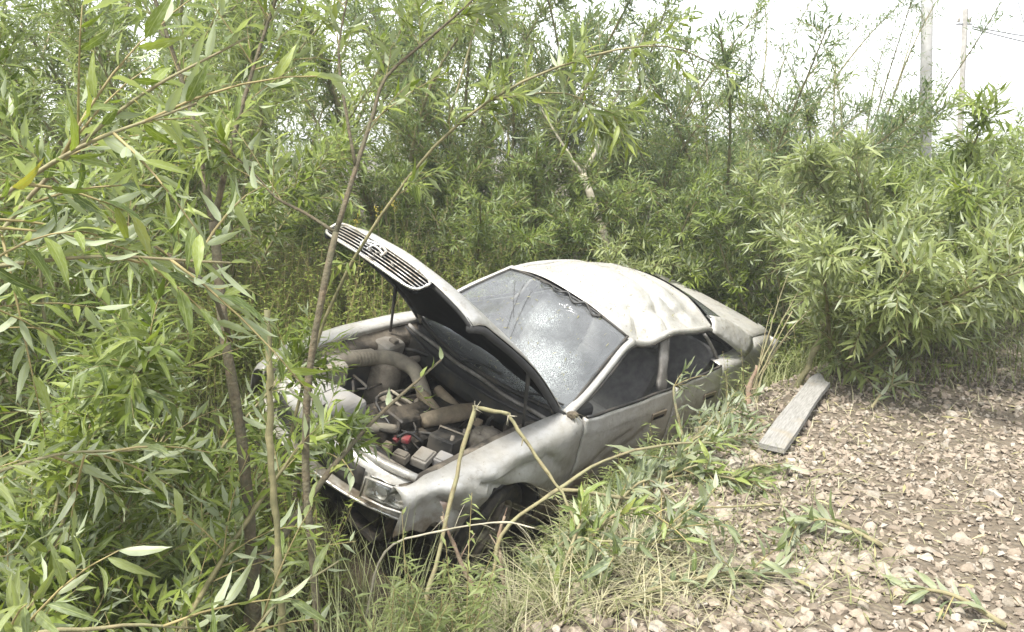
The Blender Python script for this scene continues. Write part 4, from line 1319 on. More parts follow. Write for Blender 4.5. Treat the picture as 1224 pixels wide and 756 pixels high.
# ---- thicket on the left
LG = 'saplings in the thicket by the bonnet'
def left(label, x, y, h, n, sp, seed, key='leaf_near', tw=40, K=15, leaf=.115, wid=.022, **kw):
    kw.setdefault('tlen', .55)
    shrub('willow_shrub', label, 'shrub', x, y, h, n, sp, seed, LG, key, twigs=tw, K=K, leaf=leaf, wid=wid, r=.016, **kw)
left('tall leafy willow behind the brown sapling trunk', -2.9, 4.3, 3.4, 10, 34, 301, tw=85, tint=(0, .9))
left('willow sapling clump rising in front of the tall willows', -3.6, 6.0, 3.4, 9, 32, 302, 'leaf_back', tw=64)
left('yellow-green willow leaning over the herbs towards the bonnet', -2.7, 6.9, 3.6, 8, 26, 303, tw=70, tint=(.2, 1), lean=(.08, -.03))
left('leafy willow with pale undersides arching over the sawn-off stem', -1.6, 1.95, 2.3, 10, 25, 304, tw=34, K=14, leaf=.11, wid=.022, tlen=.6, n_obj=220, azr=(40, 190), lean=(.05, .03), tint=(.2, 1))
left('low pale willow at the foot of the thicket', -1.6, 2.35, 1.3, 11, 44, 305, 'leaf_pale', tw=42, K=16, leaf=.115, wid=.02, n_obj=220, azr=(40, 200))
left('dense willow in the shade behind the sapling trunks', -2.1, 3.3, 2.3, 10, 42, 306, tw=60, n_obj=100, tint=(0, .8))

def sapling(name, label, cat, stems, radii, seed, key, bark, group=None, bare=(), **kw):
    """stems drawn as polylines; those in bare carry no leaves"""
    rng = np.random.default_rng(seed)
    b = stems[0][-1]
    root = empty(name, b, label, cat, group)
    loc = np.array(b)
    leafy = [np.array(s)[::-1] for i, s in enumerate(stems) if i not in bare]
    for i in bare:
        V, F = tube_geo(smooth_path(np.array(stems[i])[::-1], 4), np.linspace(radii[i], radii[i] * .75, 4), 9, True, .16, rng)
        obj('stem', np.array(V) - loc, F, M[bark], root)
    if leafy:
        dress(root, rng, [np.array(s) for s in leafy], [radii[i] for i in range(len(stems)) if i not in bare], key, bark, **kw)
    return root
# brown trunk with an oval of bark rubbed off
sapling('willow_sapling', 'sapling with a thick brown trunk scraped to yellow wood, beside the bonnet', 'sapling',
    [[(-1.09, 2.91, 1.38), (-1.06, 2.84, 1.18), (-1.03, 2.77, .99), (-.98, 2.71, .70), (-.95, 2.66, .41), (-.94, 2.62, .05), (-.93, 2.60, -.85)],
     [(-1.55, 3.3, 2.9), (-1.38, 3.2, 2.3), (-1.22, 3.1, 1.82), (-1.16, 3.01, 1.61), (-1.09, 2.91, 1.38)],
     [(-.75, 3.3, 2.6), (-.92, 3.15, 2.1), (-1.02, 3.0, 1.7), (-1.09, 2.91, 1.38)],
     [(-1.75, 2.7, 1.75), (-1.45, 2.64, 1.5), (-1.18, 2.59, 1.34), (-1.02, 2.62, 1.2), (-.99, 2.72, .98)]],
    [.022, .015, .012, .009], 401, 'leaf_near', 'bark', LG, bare=(0,), n_obj=150, twigs=26, K=13, tlen=.5, leaf=.115, wid=.021, tint=(.1, .9))
# forked sapling before the grille
sapling('willow_sapling', 'forked sapling standing in front of the open bonnet and its grille', 'sapling',
    [[(-.61, 2.75, 1.36), (-.64, 2.66, 1.18), (-.69, 2.60, .89), (-.70, 2.53, .58), (-.68, 2.48, .25), (-.66, 2.45, -.3), (-.65, 2.44, -.85)],
     [(-.02, 3.1, 2.32), (-.14, 3.08, 2.18), (-.31, 3.04, 2.03), (-.46, 3.02, 1.90), (-.50, 2.94, 1.76), (-.55, 2.85, 1.58), (-.61, 2.75, 1.36)],
     [(-.55, 3.0, 2.45), (-.57, 2.98, 2.22), (-.61, 2.93, 1.98), (-.58, 2.88, 1.75), (-.55, 2.85, 1.58)],
     [(-1.1, 2.8, 1.75), (-.90, 2.79, 1.57), (-.82, 2.78, 1.48), (-.72, 2.76, 1.43), (-.61, 2.75, 1.36)]],
    [.015, .010, .007, .007], 402, 'leaf_near', 'bark', LG, bare=(0,), n_obj=150, twigs=17, K=13, tlen=.42, leaf=.10, wid=.021, tint=(.3, 1), tmin=.3)
# arching branch with hanging leaves above the car
sapling('willow_sapling', 'slender willow arching over the bonnet with hanging yellow-green leaves', 'sapling',
    [[(.95, 3.9, 2.03), (.7, 3.8, 2.1), (.35, 3.75, 2.05), (-.1, 3.75, 1.86), (-.5, 3.85, 1.5), (-.95, 3.95, .8), (-1.3, 4.0, -.3), (-1.35, 4.0, -.8)],
     [(.55, 4.0, 1.78), (.25, 3.9, 1.9), (-.1, 3.75, 1.86)],
     [(.1, 4.1, 2.7), (-.1, 3.95, 2.4), (-.3, 3.8, 1.75)]],
    [.011, .006, .006], 403, 'leaf_near', 'bark_green', LG, n_obj=120, twigs=26, K=12, tlen=.36, leaf=.115, wid=.022, tint=(.45, 1), tmin=.42, droop=.35, up=.1)
# pale bare trunk behind the roof
sapling('willow_tree', 'pale bare forked trunk behind the roof of the car', 'tree',
    [[(.80, 9.14, 1.35), (.91, 9.07, 1.06), (1.04, 9.0, .69), (1.12, 8.95, .2), (1.15, 8.95, -.1)],
     [(1.5, 9.5, 2.9), (1.21, 9.33, 2.26), (1.04, 9.25, 1.89), (.95, 9.19, 1.61), (.80, 9.14, 1.35)],
     [(.2, 9.4, 2.3), (.5, 9.3, 1.8), (.80, 9.14, 1.35)]],
    [.055, .03, .022], 404, 'leaf_near', 'bark_pale', None, bare=(0,), twigs=34, K=14, tlen=.6, leaf=.12, wid=.022, tint=(.3, 1), tmin=.35)

# sawn-off stem
def thing_tube(name, label, cat, pts, rad, mat, group=None, seg=8, sub=5, seed=1):
    rng = np.random.default_rng(seed)
    b = np.array(pts[0], float)
    P = smooth_path(pts, sub)
    if cat == 'stem':
        kn = np.interp(np.linspace(0, 1, len(P)), np.linspace(0, 1, len(np.atleast_1d(rad))), np.atleast_1d(rad))
        P = P + rng.normal(size=P.shape) * kn[:, None] * .28
        rad = kn * (1 + .28 * (rng.random(len(P)) < .22)) * rng.uniform(.86, 1.1, len(P))
    V, F = tube_geo(P, rad, seg, True, .2, rng)
    o = obj(name, np.array(V) - b, F, mat)
    if cat == 'stem':
        for k in range(int(rng.integers(2, 5))):
            i = int(rng.integers(len(P) // 3, len(P) - 1))
            d = nrm(nrm(P[i] - P[i - 1]) * .7 + nrm(rng.normal(size=3)) * .8)
            l = rng.uniform(.03, .14)
            V, F = tube_geo([P[i], P[i] + d * l * .5, P[i] + d * l + np.array([0, 0, -.1 * l])], [rad[i] * .45, rad[i] * .2], 5)
            obj('side_twig', np.array(V) - b, F, mat, o)
    o.location = b
    return tag(o, label, cat, group)
thing_tube('willow_stump', 'upright sawn-off willow stem with a flat cut top', 'stem',
    [(-.66, 2.03, -.9), (-.66, 2.05, -.1), (-.67, 2.07, .34), (-.68, 2.12, .55), (-.70, 2.17, .79), (-.70, 2.21, 1.0), (-.71, 2.25, 1.19)], [.012, .0105, .010, .0095], M['bark_green'])

# ---- broken stems round the car
ST = 'broken stems lying round the car'
thing_tube('broken_stem', 'thick tan stem snapped into an angle over the front wing', 'stem',
    [(-.42, 2.62, -.75), (-.36, 2.78, -.2), (-.31, 2.92, -.01), (-.23, 3.09, .31), (-.163, 3.195, .555), (-.155, 3.205, .572), (-.14, 3.21, .570), (-.03, 3.24, .535), (-.01, 3.24, .52), (.10, 3.2, .36), (.23, 3.11, .19), (.27, 3.05, .02), (.25, 3.0, -.35)], [.010, .009, .008, .005], M['stick_tan'], ST, seed=2)
_bs = bpy.data.objects[[o.name for o in bpy.data.objects if o.name.startswith('broken_stem')][-1]]
_r = np.random.default_rng(9)
for c_ in ((-.158, 3.20, .565), (-.015, 3.24, .525)):
    for k in range(6):
        d_ = nrm(np.array([_r.normal() * .5, _r.normal() * .3, _r.normal() * .6 + .1]))
        p_ = np.array(c_) + _r.normal(size=3) * .003
        V, F = tube_geo([p_, p_ + d_ * .02, p_ + d_ * _r.uniform(.03, .055)], [.0025, .0008], 4)
        obj('splinter', np.array(V) - np.array(_bs.location), F, M['bark_pale'], _bs)
thing_tube('broken_stem', 'reddish leafless stick leaning below the headlamp', 'stem',
    [(-.11, 2.93, -.75), (-.13, 2.96, -.32), (-.16, 2.99, -.15), (-.23, 3.02, .01), (-.29, 3.06, .15)], [.011, .009, .006], M['stick_red'], ST, seed=3)
thing_tube('broken_stem', 'short pinkish upright stick by the front wheel', 'stem',
    [(-.05, 3.05, -.7), (-.04, 3.09, -.18), (-.06, 3.13, .0), (-.03, 3.16, .10)], [.010, .009, .006], M['stick_red'], ST, seed=4)
thing_tube('broken_stem', 'long green-tan stem bowed along the side of the car', 'stem',
    [(-.10, 3.05, -.30), (-.04, 3.13, .03), (.18, 3.26, .16), (.51, 3.58, .21), (.94, 3.87, .16), (1.26, 4.06, .06)], [.010, .009, .006, .004], M['stick_tan'], ST, seed=5)
thing_tube('broken_stem', 'thin brown stem lying out towards the gravel', 'stem',
    [(.21, 3.17, .22), (.55, 3.26, .13), (.86, 3.33, .06), (1.24, 3.42, .03)], [.008, .007, .004], M['stick_tan'], ST, seed=6)
thing_tube('broken_stem', 'whitish bent twig across the dark hollow under the bumper', 'stem',
    [(-.60, 2.90, -.25), (-.51, 2.93, .06), (-.28, 2.95, .14), (-.04, 2.96, .17), (.09, 2.95, .15)], [.005, .004, .003], M['bark_pale'], ST, seed=7)
thing_tube('broken_stem', 'reddish dead trunk splintered at the rear corner of the car', 'stem',
    [(1.50, 4.95, -.75), (1.51, 4.92, -.22), (1.535, 4.96, .0), (1.565, 5.0, .14), (1.60, 5.02, .25)], [.024, .021, .017, .009], M['stick_red'], ST, seed=8)
thing_tube('broken_stem', 'thin pale dead stem beside the splintered red trunk', 'stem',
    [(1.57, 4.95, -.7), (1.56, 4.92, -.22), (1.60, 4.97, .02), (1.66, 5.02, .26), (1.80, 5.0, .62)], [.011, .010, .006, .004], M['stick_tan'], ST, seed=9)
thing_tube('broken_stem', 'short stub of sawn stem sticking up from the bank', 'stem',
    [(.32, 3.05, -.5), (.33, 3.03, -.25), (.335, 3.0, -.12)], [.02, .018, .018], M['stick_tan'], ST, seed=10)
thing_tube('broken_stem', 'orange-brown stub beside the clod of earth', 'stem',
    [(.56, 3.42, -.5), (.555, 3.38, -.2), (.56, 3.36, -.06)], [.02, .02, .018], M['stick_red'], ST, seed=11)
thing_tube('broken_stem', 'stout slanting stem under the overhanging willow clump', 'stem',
    [(1.90, 5.33, -.5), (1.96, 5.35, -.1), (2.08, 5.40, .13), (2.23, 5.48, .47), (2.35, 5.52, .70), (2.39, 5.49, 1.0)], [.024, .022, .018, .012], M['bark_green'], ST, seed=12)

for k, (dx, dz, r_, lb) in enumerate([(.30, .75, .006, 'straw-coloured stem fanning out above the splintered red trunk'), (.42, .62, .005, 'straw-coloured stem fanning out above the splintered red trunk'), (.20, .85, .005, 'straw-coloured stem fanning out above the splintered red trunk'), (.10, .55, .004, 'straw-coloured stem fanning out above the splintered red trunk'), (.36, .48, .004, 'straw-coloured stem fanning out above the splintered red trunk')]):
    thing_tube('dry_stalk', lb, 'stem', [(1.55 + .01 * k, 4.96, -.3), (1.57 + .01 * k, 5.0, .1), (1.60 + dx * .4, 5.04, .2 + dz * .35), (1.60 + dx * .75, 5.08, .2 + dz * .62), (1.60 + dx, 5.1, .15 + dz * .85)], [r_, r_, r_ * .6, r_ * .3], M['stick_tan'], 'dry stalks above the splintered trunk', seed=40 + k)

def branch(name, label, cat, pts, rad, seed, key, group=None, mat='stick_tan', n=26, leaf=.10, wid=.02, q0=.25, bush=0.0, flip=.35, up=.3, tw=0, tl=.2):
    """a single leafy branch: a stem with every leaf an object of its own"""
    rng = np.random.default_rng(seed)
    root = empty(name, pts[0], label, cat, group)
    P = smooth_path(pts, 5)
    V, F = tube_geo(P, rad, 7, True, .14, rng)
    obj('stem', np.array(V) - np.array(pts[0]), F, M[mat], root)
    lines = [(P, n, q0)]
    for k in range(tw):
        q = rng.uniform(q0, .95)
        pt, tg, tot = sample_path(P, np.array([q]))
        d = nrm(tg[0] + rng.normal(size=3) * .7 + np.array([0, 0, up * .5]))
        l = tl * rng.uniform(.6, 1.3)
        Q = np.array([pt[0] + d * l * s - np.array([0, 0, .25]) * l * s * s for s in np.linspace(0, 1, 5)])
        V, F = tube_geo(Q, [.0035, .0012], 5)
        obj('twig', np.array(V) - np.array(pts[0]), F, M['twig'], root)
        lines.append((Q, max(5, n // 3), .15))
    for P_, n_, q_ in lines:
        q = np.linspace(q_, 1, n_)
        pt, tg, tot = sample_path(P_, q)
        rad_ = nrm(np.cross(tg, rng.normal(size=(n_, 3))))
        D = nrm(tg * .8 + rad_ * .8 + np.array([0, 0, up]) * .4 + np.array([0, 0, -.3]) * rng.random((n_, 1)))
        N = nrm(np.array([0, 0, 1.0]) + rng.normal(size=(n_, 3)) * .45)
        N = np.where(rng.random((n_, 1)) < flip, -N, N)
        sz = rng.uniform(.65, 1.15, n_)
        leaf_objects(root, pt, D, N, leaf * sz, wid * sz * rng.uniform(.85, 1.2, n_), key, rng)
    return root
branch('willow_branch', 'bare brown branch with a few leaves slanting across the engine bay', 'branch',
    [(-1.05, 2.62, -.7), (-.98, 2.72, .03), (-.89, 2.86, .17), (-.75, 3.10, .34), (-.60, 3.33, .48), (-.33, 3.58, .68)], [.018, .017, .015, .010, .005], 501, 'leaf_near_1', ST, 'bark', n=16, leaf=.075, wid=.024, q0=.5, tw=5, tl=.12)
# freshly cut leafy branches on the bank and the gravel
CG = 'cut leafy branches thrown down along the bank'
cuts = [
 ('big heap-like wilting willow branch lying against the car sill', [(.30, 3.5, -.35), (.5, 3.65, -.12), (.74, 3.8, .02), (.98, 3.95, .03), (1.15, 4.05, .0)], 40, .15, .030, 9, .34),
 ('grey-green branch draped over the rear door sill', [(1.05, 4.35, -.2), (1.0, 4.6, .08), (1.02, 4.8, .18), (1.12, 4.95, .10)], 18, .11, .013, 4, .2),
 ('white-backed leafy branch by the splintered red trunk', [(1.1, 4.2, -.1), (1.22, 4.4, .10), (1.32, 4.55, .18), (1.42, 4.6, .12)], 24, .08, .026, 7, .2),
 ('cut branch with pointed leaves lying out on the stones', [(1.55, 3.05, .02), (1.40, 3.15, .07), (1.25, 3.14, .09), (1.12, 3.05, .05)], 20, .14, .028, 4, .16),
 ('flattened branch of narrow leaves at the lip of the bank', [(.35, 2.55, .03), (.55, 2.65, .07), (.80, 2.72, .08), (1.05, 2.78, .05)], 26, .13, .022, 6, .2),
 ('short leafy sprig on the bank below the long stem', [(.35, 3.05, -.15), (.48, 3.05, .02), (.6, 3.12, .06), (.7, 3.15, .02)], 18, .11, .022, 4, .15),
 ('leafy sprig lying beside the near end of the plank', [(.98, 3.62, .0), (1.1, 3.66, .07), (1.22, 3.72, .10), (1.34, 3.74, .07)], 18, .13, .026, 3, .15),
 ('trampled branch half over the edge near the broken stems', [(.02, 2.62, -.3), (.18, 2.66, -.1), (.35, 2.72, -.02), (.5, 2.8, .02)], 24, .12, .022, 6, .2),
 ('leafy cut branch under the willow clump beyond the plank', [(2.3, 4.85, .02), (2.45, 5.0, .09), (2.62, 5.1, .12), (2.8, 5.2, .06)], 22, .12, .024, 5, .2),
 ('small grey-green sprig on the stones away from the ditch', [(1.72, 2.48, .02), (1.62, 2.58, .06), (1.55, 2.64, .06), (1.46, 2.7, .03)], 14, .11, .022, 3, .14),
]
for i, (lb, pts, n, lf, wd, tw, tl) in enumerate(cuts):
    branch('cut_branch', lb, 'branch', pts, [.010, .008, .004], 600 + i, 'cut_leaf', CG, 'stick_tan', n=n, leaf=lf, wid=wd, q0=.1, tw=tw, tl=tl, up=.15)
rngb = np.random.default_rng(88)
bank = [(.22, 2.95), (.38, 3.25), (.5, 3.5), (.62, 3.75), (.75, 4.0), (.9, 4.2), (.15, 2.75), (1.02, 4.4), (.68, 3.45), (.45, 2.9), (.3, 3.45), (1.15, 4.62), (.85, 3.75), (.05, 3.0)]
for i, (x, y) in enumerate(bank):
    a = rngb.uniform(-.6, 2.2); l = rngb.uniform(.3, .5)
    z0 = gz(x, y)
    pts = [(x + math.cos(a) * l * q, y + math.sin(a) * l * q, gz(x + math.cos(a) * l * q, y + math.sin(a) * l * q) + .03 + (rngb.uniform(.12, .24) if y < 3.4 else rngb.uniform(.03, .10)) * math.sin(2.4 * q)) for q in (0, .35, .7, 1)]
    branch('cut_branch', 'wilting leafy willow branch trampled into the bank between car and stones', 'branch', pts, [.008, .006, .003], 650 + i, 'cut_leaf' if i % 2 else 'leaf_near_1', 'trampled branches on the bank', 'stick_tan', n=22, leaf=rngb.uniform(.10, .14), wid=rngb.uniform(.018, .028), q0=.1, tw=6, tl=.2, up=.08)
# leafy shoots standing close on the left
for i, (lb, pts, n, lf, wd, kk) in enumerate([
 ('long shoot with broad pale leaves crossing in front of the thicket', [(-1.6, 1.5, .9), (-1.25, 1.55, 1.35), (-.92, 1.62, 1.62), (-.66, 1.72, 1.74)], 36, .10, .021, 'leaf_near_1'),
 ('level leafy shoot with a straight tan stem reaching towards the bonnet', [(-1.8, 1.6, 1.0), (-1.35, 1.6, 1.33), (-.95, 1.66, 1.42), (-.62, 1.74, 1.40)], 38, .105, .022, 'leaf_near_1'),
 ('yellow-tipped shoot pointing up above the level shoot', [(-1.5, 1.7, .9), (-1.2, 1.78, 1.4), (-.9, 1.85, 1.72), (-.62, 1.95, 1.90)], 36, .095, .020, 'leaf_near_1'),
 ('grey-leaved shoot bending over the shaded ground', [(-1.7, 1.55, .2), (-1.35, 1.6, .8), (-1.1, 1.7, .95), (-.9, 1.85, .92)], 30, .105, .018, 'leaf_pale_1'),
 ('drooping narrow-leaved shoot low in the thicket', [(-1.4, 1.35, -.1), (-1.05, 1.4, .62), (-.86, 1.5, .66), (-.72, 1.62, .58)], 34, .11, .019, 'leaf_pale_1'),
 ('pale narrow-leaved shoot at the foot of the thicket', [(-1.0, 1.9, -.6), (-.82, 1.95, .1), (-.68, 2.0, .38), (-.5, 2.1, .48)], 28, .11, .018, 'leaf_pale_1'),
 ('bright green shoot low on the ground in the thicket', [(-1.0, 1.45, -.4), (-.86, 1.5, .2), (-.78, 1.55, .42), (-.7, 1.6, .52)], 28, .10, .020, 'leaf_near_1')]):
    branch('willow_shoot', lb, 'shoot', pts, [.006, .005, .0025], 700 + i, kk, LG, 'stick_tan', n=n, leaf=lf, wid=wd, q0=.12, tw=9, tl=.36, up=.1)

# ---- ground cover, counted by nobody
def in_car(x, y, m=.12):
    d = np.stack([x - CAR_T[0], y - CAR_T[1]], -1)
    f2, l2 = CAR_M[:2, 0] / np.linalg.norm(CAR_M[:2, 0]), CAR_M[:2, 1] / np.linalg.norm(CAR_M[:2, 1])
    a, b = d @ f2, d @ l2
    return (a > -2.5 - m) & (a < 2.1 + m) & (b > -.95 - m) & (b < .80 + m)

def herbs(name, label, boxes, seed, key, leaf, wid):
    rng = np.random.default_rng(seed)
    LV, LT, LI, SV, ST_, n0, s0 = [], [], [], [], [], 0, 0
    for (x0, x1, y0, y1, n, h0, h1, K) in boxes:
        x = rng.uniform(x0, x1, n); y = rng.uniform(y0, y1, n)
        ok = ~in_car(x, y) & (edge_dist(x, y) > .25)
        x, y = x[ok], y[ok]; n = len(x)
        if not n: continue
        z = ground_z(x, y)
        h = rng.uniform(h0, h1, n) * rng.uniform(.7, 1.1, n)
        tilt = rng.normal(size=(n, 2)) * .16
        base = np.stack([x, y, z], -1)
        dirv = nrm(np.c_[tilt, np.ones(n)])
        q5 = np.linspace(0, 1, 4)[None, :, None]
        bend = np.c_[rng.normal(size=(n, 2)) * .14, -.05 * np.ones(n)]
        line = base[:, None] + dirv[:, None] * h[:, None, None] * q5 + bend[:, None] * h[:, None, None] * q5 ** 2
        V, T = twig_tubes(line, np.full(n, .0035), np.full(n, .0012))
        SV.append(V); ST_.append(T + s0); s0 += len(V)
        q = rng.uniform(.15, 1, (n, K)) ** .75
        P = base[:, None] + dirv[:, None] * (h[:, None] * q)[..., None] + bend[:, None] * (h[:, None] * q * q)[..., None]
        ang = rng.uniform(0, 6.28, (n, K))
        D = np.stack([np.cos(ang), np.sin(ang), rng.uniform(-.25, .75, (n, K))], -1)
        N = np.stack([-np.cos(ang) * .5, -np.sin(ang) * .5, np.ones_like(ang)], -1) + rng.normal(size=D.shape) * .35
        L = leaf * rng.uniform(.5, 1.2, (n, K)) * (1.25 - .6 * q); W = wid * rng.uniform(.6, 1.3, (n, K)) * (1.2 - .4 * q)
        V, T = leaf_arrays(P.reshape(-1, 3), D.reshape(-1, 3), N.reshape(-1, 3), L.ravel(), W.ravel(), .28)
        LV.append(V); LT.append(T + n0); n0 += len(V)
        ti = .55 * np.repeat(rng.random(n), K) + .45 * rng.random(n * K)
        LI.append(np.repeat(ti, 5))
    o = link(bpy.data.objects.new(name, fast_mesh(name, np.vstack(LV), np.vstack(LT), M[key], np.concatenate(LI))))
    tag(o, label, None, None, 'stuff')
    o2 = link(bpy.data.objects.new('herb_stems', fast_mesh('herb_stems', np.vstack(SV), np.vstack(ST_), M['twig'])), o)
    o2['kind'] = 'stuff'
herbs('nettle_bed', 'bed of yellow-green herbs behind the bonnet and along the far bank',
      [(-3.6, 1.0, 5.7, 8.2, 1100, .6, 1.25, 27), (-7, -1.5, 7, 11, 700, .6, 1.2, 26), (0, 8, 7.8, 12, 600, .5, 1.1, 24), (-3.2, -.9, 3.6, 6.2, 800, .4, .9, 30), (-7, 8, 11, 18, 450, .6, 1.2, 18)], 21, 'herb', .075, .016)
herbs('weed_bed', 'tangle of grey-green weeds in the ditch before the car',
      [(-2.4, -.8, 1.5, 2.9, 650, .6, 1.15, 32), (-.85, -.1, 2.1, 2.6, 240, .4, .75, 26), (.1, 1.2, 2.7, 4.5, 330, .14, .40, 24), (1.6, 6.5, 5.4, 8.6, 620, .2, .7, 24)], 22, 'leaf_pale', .085, .013)

def grass(name, label, boxes, seed, key):
    rng = np.random.default_rng(seed)
    VV, TT, II, n0 = [], [], [], 0
    for (x0, x1, y0, y1, n, h0, h1, lean) in boxes:
        x = rng.uniform(x0, x1, n); y = rng.uniform(y0, y1, n)
        ok = ~in_car(x, y, -.1)
        x, y = x[ok], y[ok]; n = len(x)
        # tufts
        cx = np.round(x / .16) * .16 + .05 * np.sin(y * 40); x = .45 * x + .55 * cx
        z = ground_z(x, y)
        h = h0 + (h1 - h0) * rng.random(n)
        az = rng.uniform(0, 6.28, n)
        d = np.stack([np.cos(az), np.sin(az)], -1)
        b = rng.uniform(.2, 1.0, n) * lean
        w = rng.uniform(.0016, .0042, n)
        pts = []
        for q in (0, .35, .7, 1.0):
            c = np.stack([x + d[:, 0] * b * h * q ** 1.8, y + d[:, 1] * b * h * q ** 1.8, z + h * q * (1 - .35 * b * q)], -1)
            s = np.stack([-d[:, 1], d[:, 0], np.zeros(n)], -1) * (w * (1 - q * .97))[:, None]
            pts += [c - s, c + s]
        V = np.stack(pts, 1)
        tri = np.array([[0, 1, 3], [0, 3, 2], [2, 3, 5], [2, 5, 4], [4, 5, 7], [4, 7, 6]])
        TT.append((tri[None] + (np.arange(n) * 8)[:, None, None]).reshape(-1, 3) + n0)
        VV.append(V.reshape(-1, 3)); n0 += n * 8
        II.append(np.repeat(rng.random(n), 8))
    o = link(bpy.data.objects.new(name, fast_mesh(name, np.vstack(VV), np.vstack(TT), M[key], np.concatenate(II))))
    return tag(o, label, None, None, 'stuff')
grass('grass', 'long tangled grass in the ditch and round the car',
      [(-2.2, -.35, 1.7, 2.8, 3800, .4, .9, 1.2), (-.5, .4, 2.5, 3.1, 500, .12, .36, 2.0), (.1, 1.5, 2.6, 4.6, 900, .05, .2, 2.2), (-4, 3, 6, 9, 6000, .3, .9, 1.0), (1.6, 6.5, 5.2, 9, 5000, .1, .5, 1.3), (-3, -.5, 3.4, 6.2, 3500, .3, .8, 1.1)], 31, 'grass')
grass('dry_grass', 'dead straw-coloured grass lying on the stones',
      [(.2, 3.0, 2.4, 5.4, 700, .05, .14, 2.6), (1.2, 6, 4.6, 8, 900, .05, .18, 2.4), (-.3, .8, 2.5, 3.2, 1000, .1, .34, 2.4)], 32, 'litter')
# fallen leaves
def litter():
    rng = np.random.default_rng(41)
    n = 4200
    x = rng.uniform(-.2, 5.5, n); y = rng.uniform(2.3, 8.0, n)
    d = edge_dist(x, y)
    ok = (d < .7) & (rng.random(n) < np.clip(1.0 + d * .55, .12, 1))
    x, y = x[ok], y[ok]; n = len(x)
    B = np.stack([x, y, ground_z(x, y) + rng.uniform(.015, .05, n)], -1)
    az = rng.uniform(0, 6.28, n)
    D = np.stack([np.cos(az), np.sin(az), rng.normal(size=n) * .2], -1)
    N = np.array([0, 0, 1.0]) + rng.normal(size=(n, 3)) * .35
    V, T = leaf_arrays(B, D, N, rng.uniform(.025, .10, n), rng.uniform(.006, .018, n), .15)
    o = link(bpy.data.objects.new('leaf_litter', fast_mesh('leaf_litter', V, T, M['litter'], np.repeat(rng.random(n), 5))))
    tag(o, 'fallen and trampled leaves scattered over the stones', None, None, 'stuff')
litter()

# yellow flower heads
M['flower'] = simple('yellow_petal', (0.42, 0.33, 0.04), (0.5, 0.42, 0.08), 20, 0.7)
FG = 'yellow flowers on tall stalks behind the bonnet'
def flower(x, y, zt, seed):
    rng = np.random.default_rng(seed)
    z0 = gz(x, y)
    root = empty('yellow_flower', (x, y, z0), 'yellow flower head on a tall stalk behind the bonnet', 'flower', FG)
    V, F = tube_geo(smooth_path([(0, 0, -.03), (.02, .01, (zt - z0) * .5), (.0, .03, zt - z0)], 4), [.006, .003], 6)
    obj('stalk', V, F, M['bark_green'], root)
    n = 26
    B = rng.normal(size=(n, 3)) * np.array([.02, .02, .025]) + np.array([0, .03, zt - z0])
    D = nrm(rng.normal(size=(n, 3)) + np.array([0, 0, .4]))
    V, T = leaf_arrays(B, D, rng.normal(size=(n, 3)), rng.uniform(.012, .03, n), rng.uniform(.008, .015, n), .1)
    o = link(bpy.data.objects.new('flower_head', fast_mesh('flower_head', V, T, M['flower'])), root)
for k, (x, y, zt) in enumerate([(-1.15, 6.8, 1.12), (-1.02, 6.9, 1.16), (-1.35, 6.9, 1.02), (-2.2, 5.2, 1.55)]):
    flower(x, y, zt, 900 + k)

# ------------------------------------------------------------------ plank
t = NT('weathered_board')
tc = t.n('ShaderNodeTexCoord')
mp = t.n('ShaderNodeMapping'); mp.inputs['Scale'].default_value = (2.2, 26, 26)
t.l(tc.outputs['Object'], mp.inputs[0])
g = t.noise(5, 7, 0.65, mp.outputs[0])
c = t.ramp(g, [(0.3, (0.12, 0.113, 0.10)), (0.5, (0.20, 0.193, 0.175)), (0.7, (0.26, 0.25, 0.23))])
c = t.mix(t.ramp(t.noise(7, 5, .6, tc.outputs['Object']), [(0.55, (0, 0, 0)), (0.75, (0.7, 0.7, 0.7))]), c, (0.2, 0.17, 0.12))
M['board'] = t.done(t.pbr(Base_Color=c, Roughness=0.85, Normal=t.bump(g, 0.5, 0.01)).outputs[0])
V, F = [], []
rng = np.random.default_rng(77)
for i in range(15):
    q = i / 14
    x = 1.44 * q
    wz = .070 + .004 * math.sin(7 * q) + (-.03 * (q - .93) / .07 if q > .93 else 0)
    sag = .012 * math.sin(3 * q)
    tw = R(3) * math.sin(2.2 * q)
    for (yy, zz) in ((-wz, 0), (wz, 0), (wz - .003, .028), (-wz + .003, .028)):
        xs = x + (.10 * (yy / wz) if i == 14 else .01 * math.sin(yy * 90) if i == 0 else 0)
        V.append((xs, yy, zz + sag + yy * math.sin(tw) + rng.normal() * .0008))
for i in range(14):
    a = i * 4
    for j in range(4):
        b = a + j; c_ = a + (j + 1) % 4
        F.append((b, c_, c_ + 4, b + 4))
F += [(3, 2, 1, 0), (56, 57, 58, 59)]
plank = obj('wooden_plank', V, F, M['board'], smooth=False)
a0, a1 = np.array([1.40, 4.05]), np.array([2.13, 5.26])
plank.location = (a0[0], a0[1], .045)
plank.rotation_euler = (R(3), R(-1.0), math.atan2(a1[1] - a0[1], a1[0] - a0[0]))
tag(plank, 'weathered grey wooden plank lying on the gravel edge', 'plank')

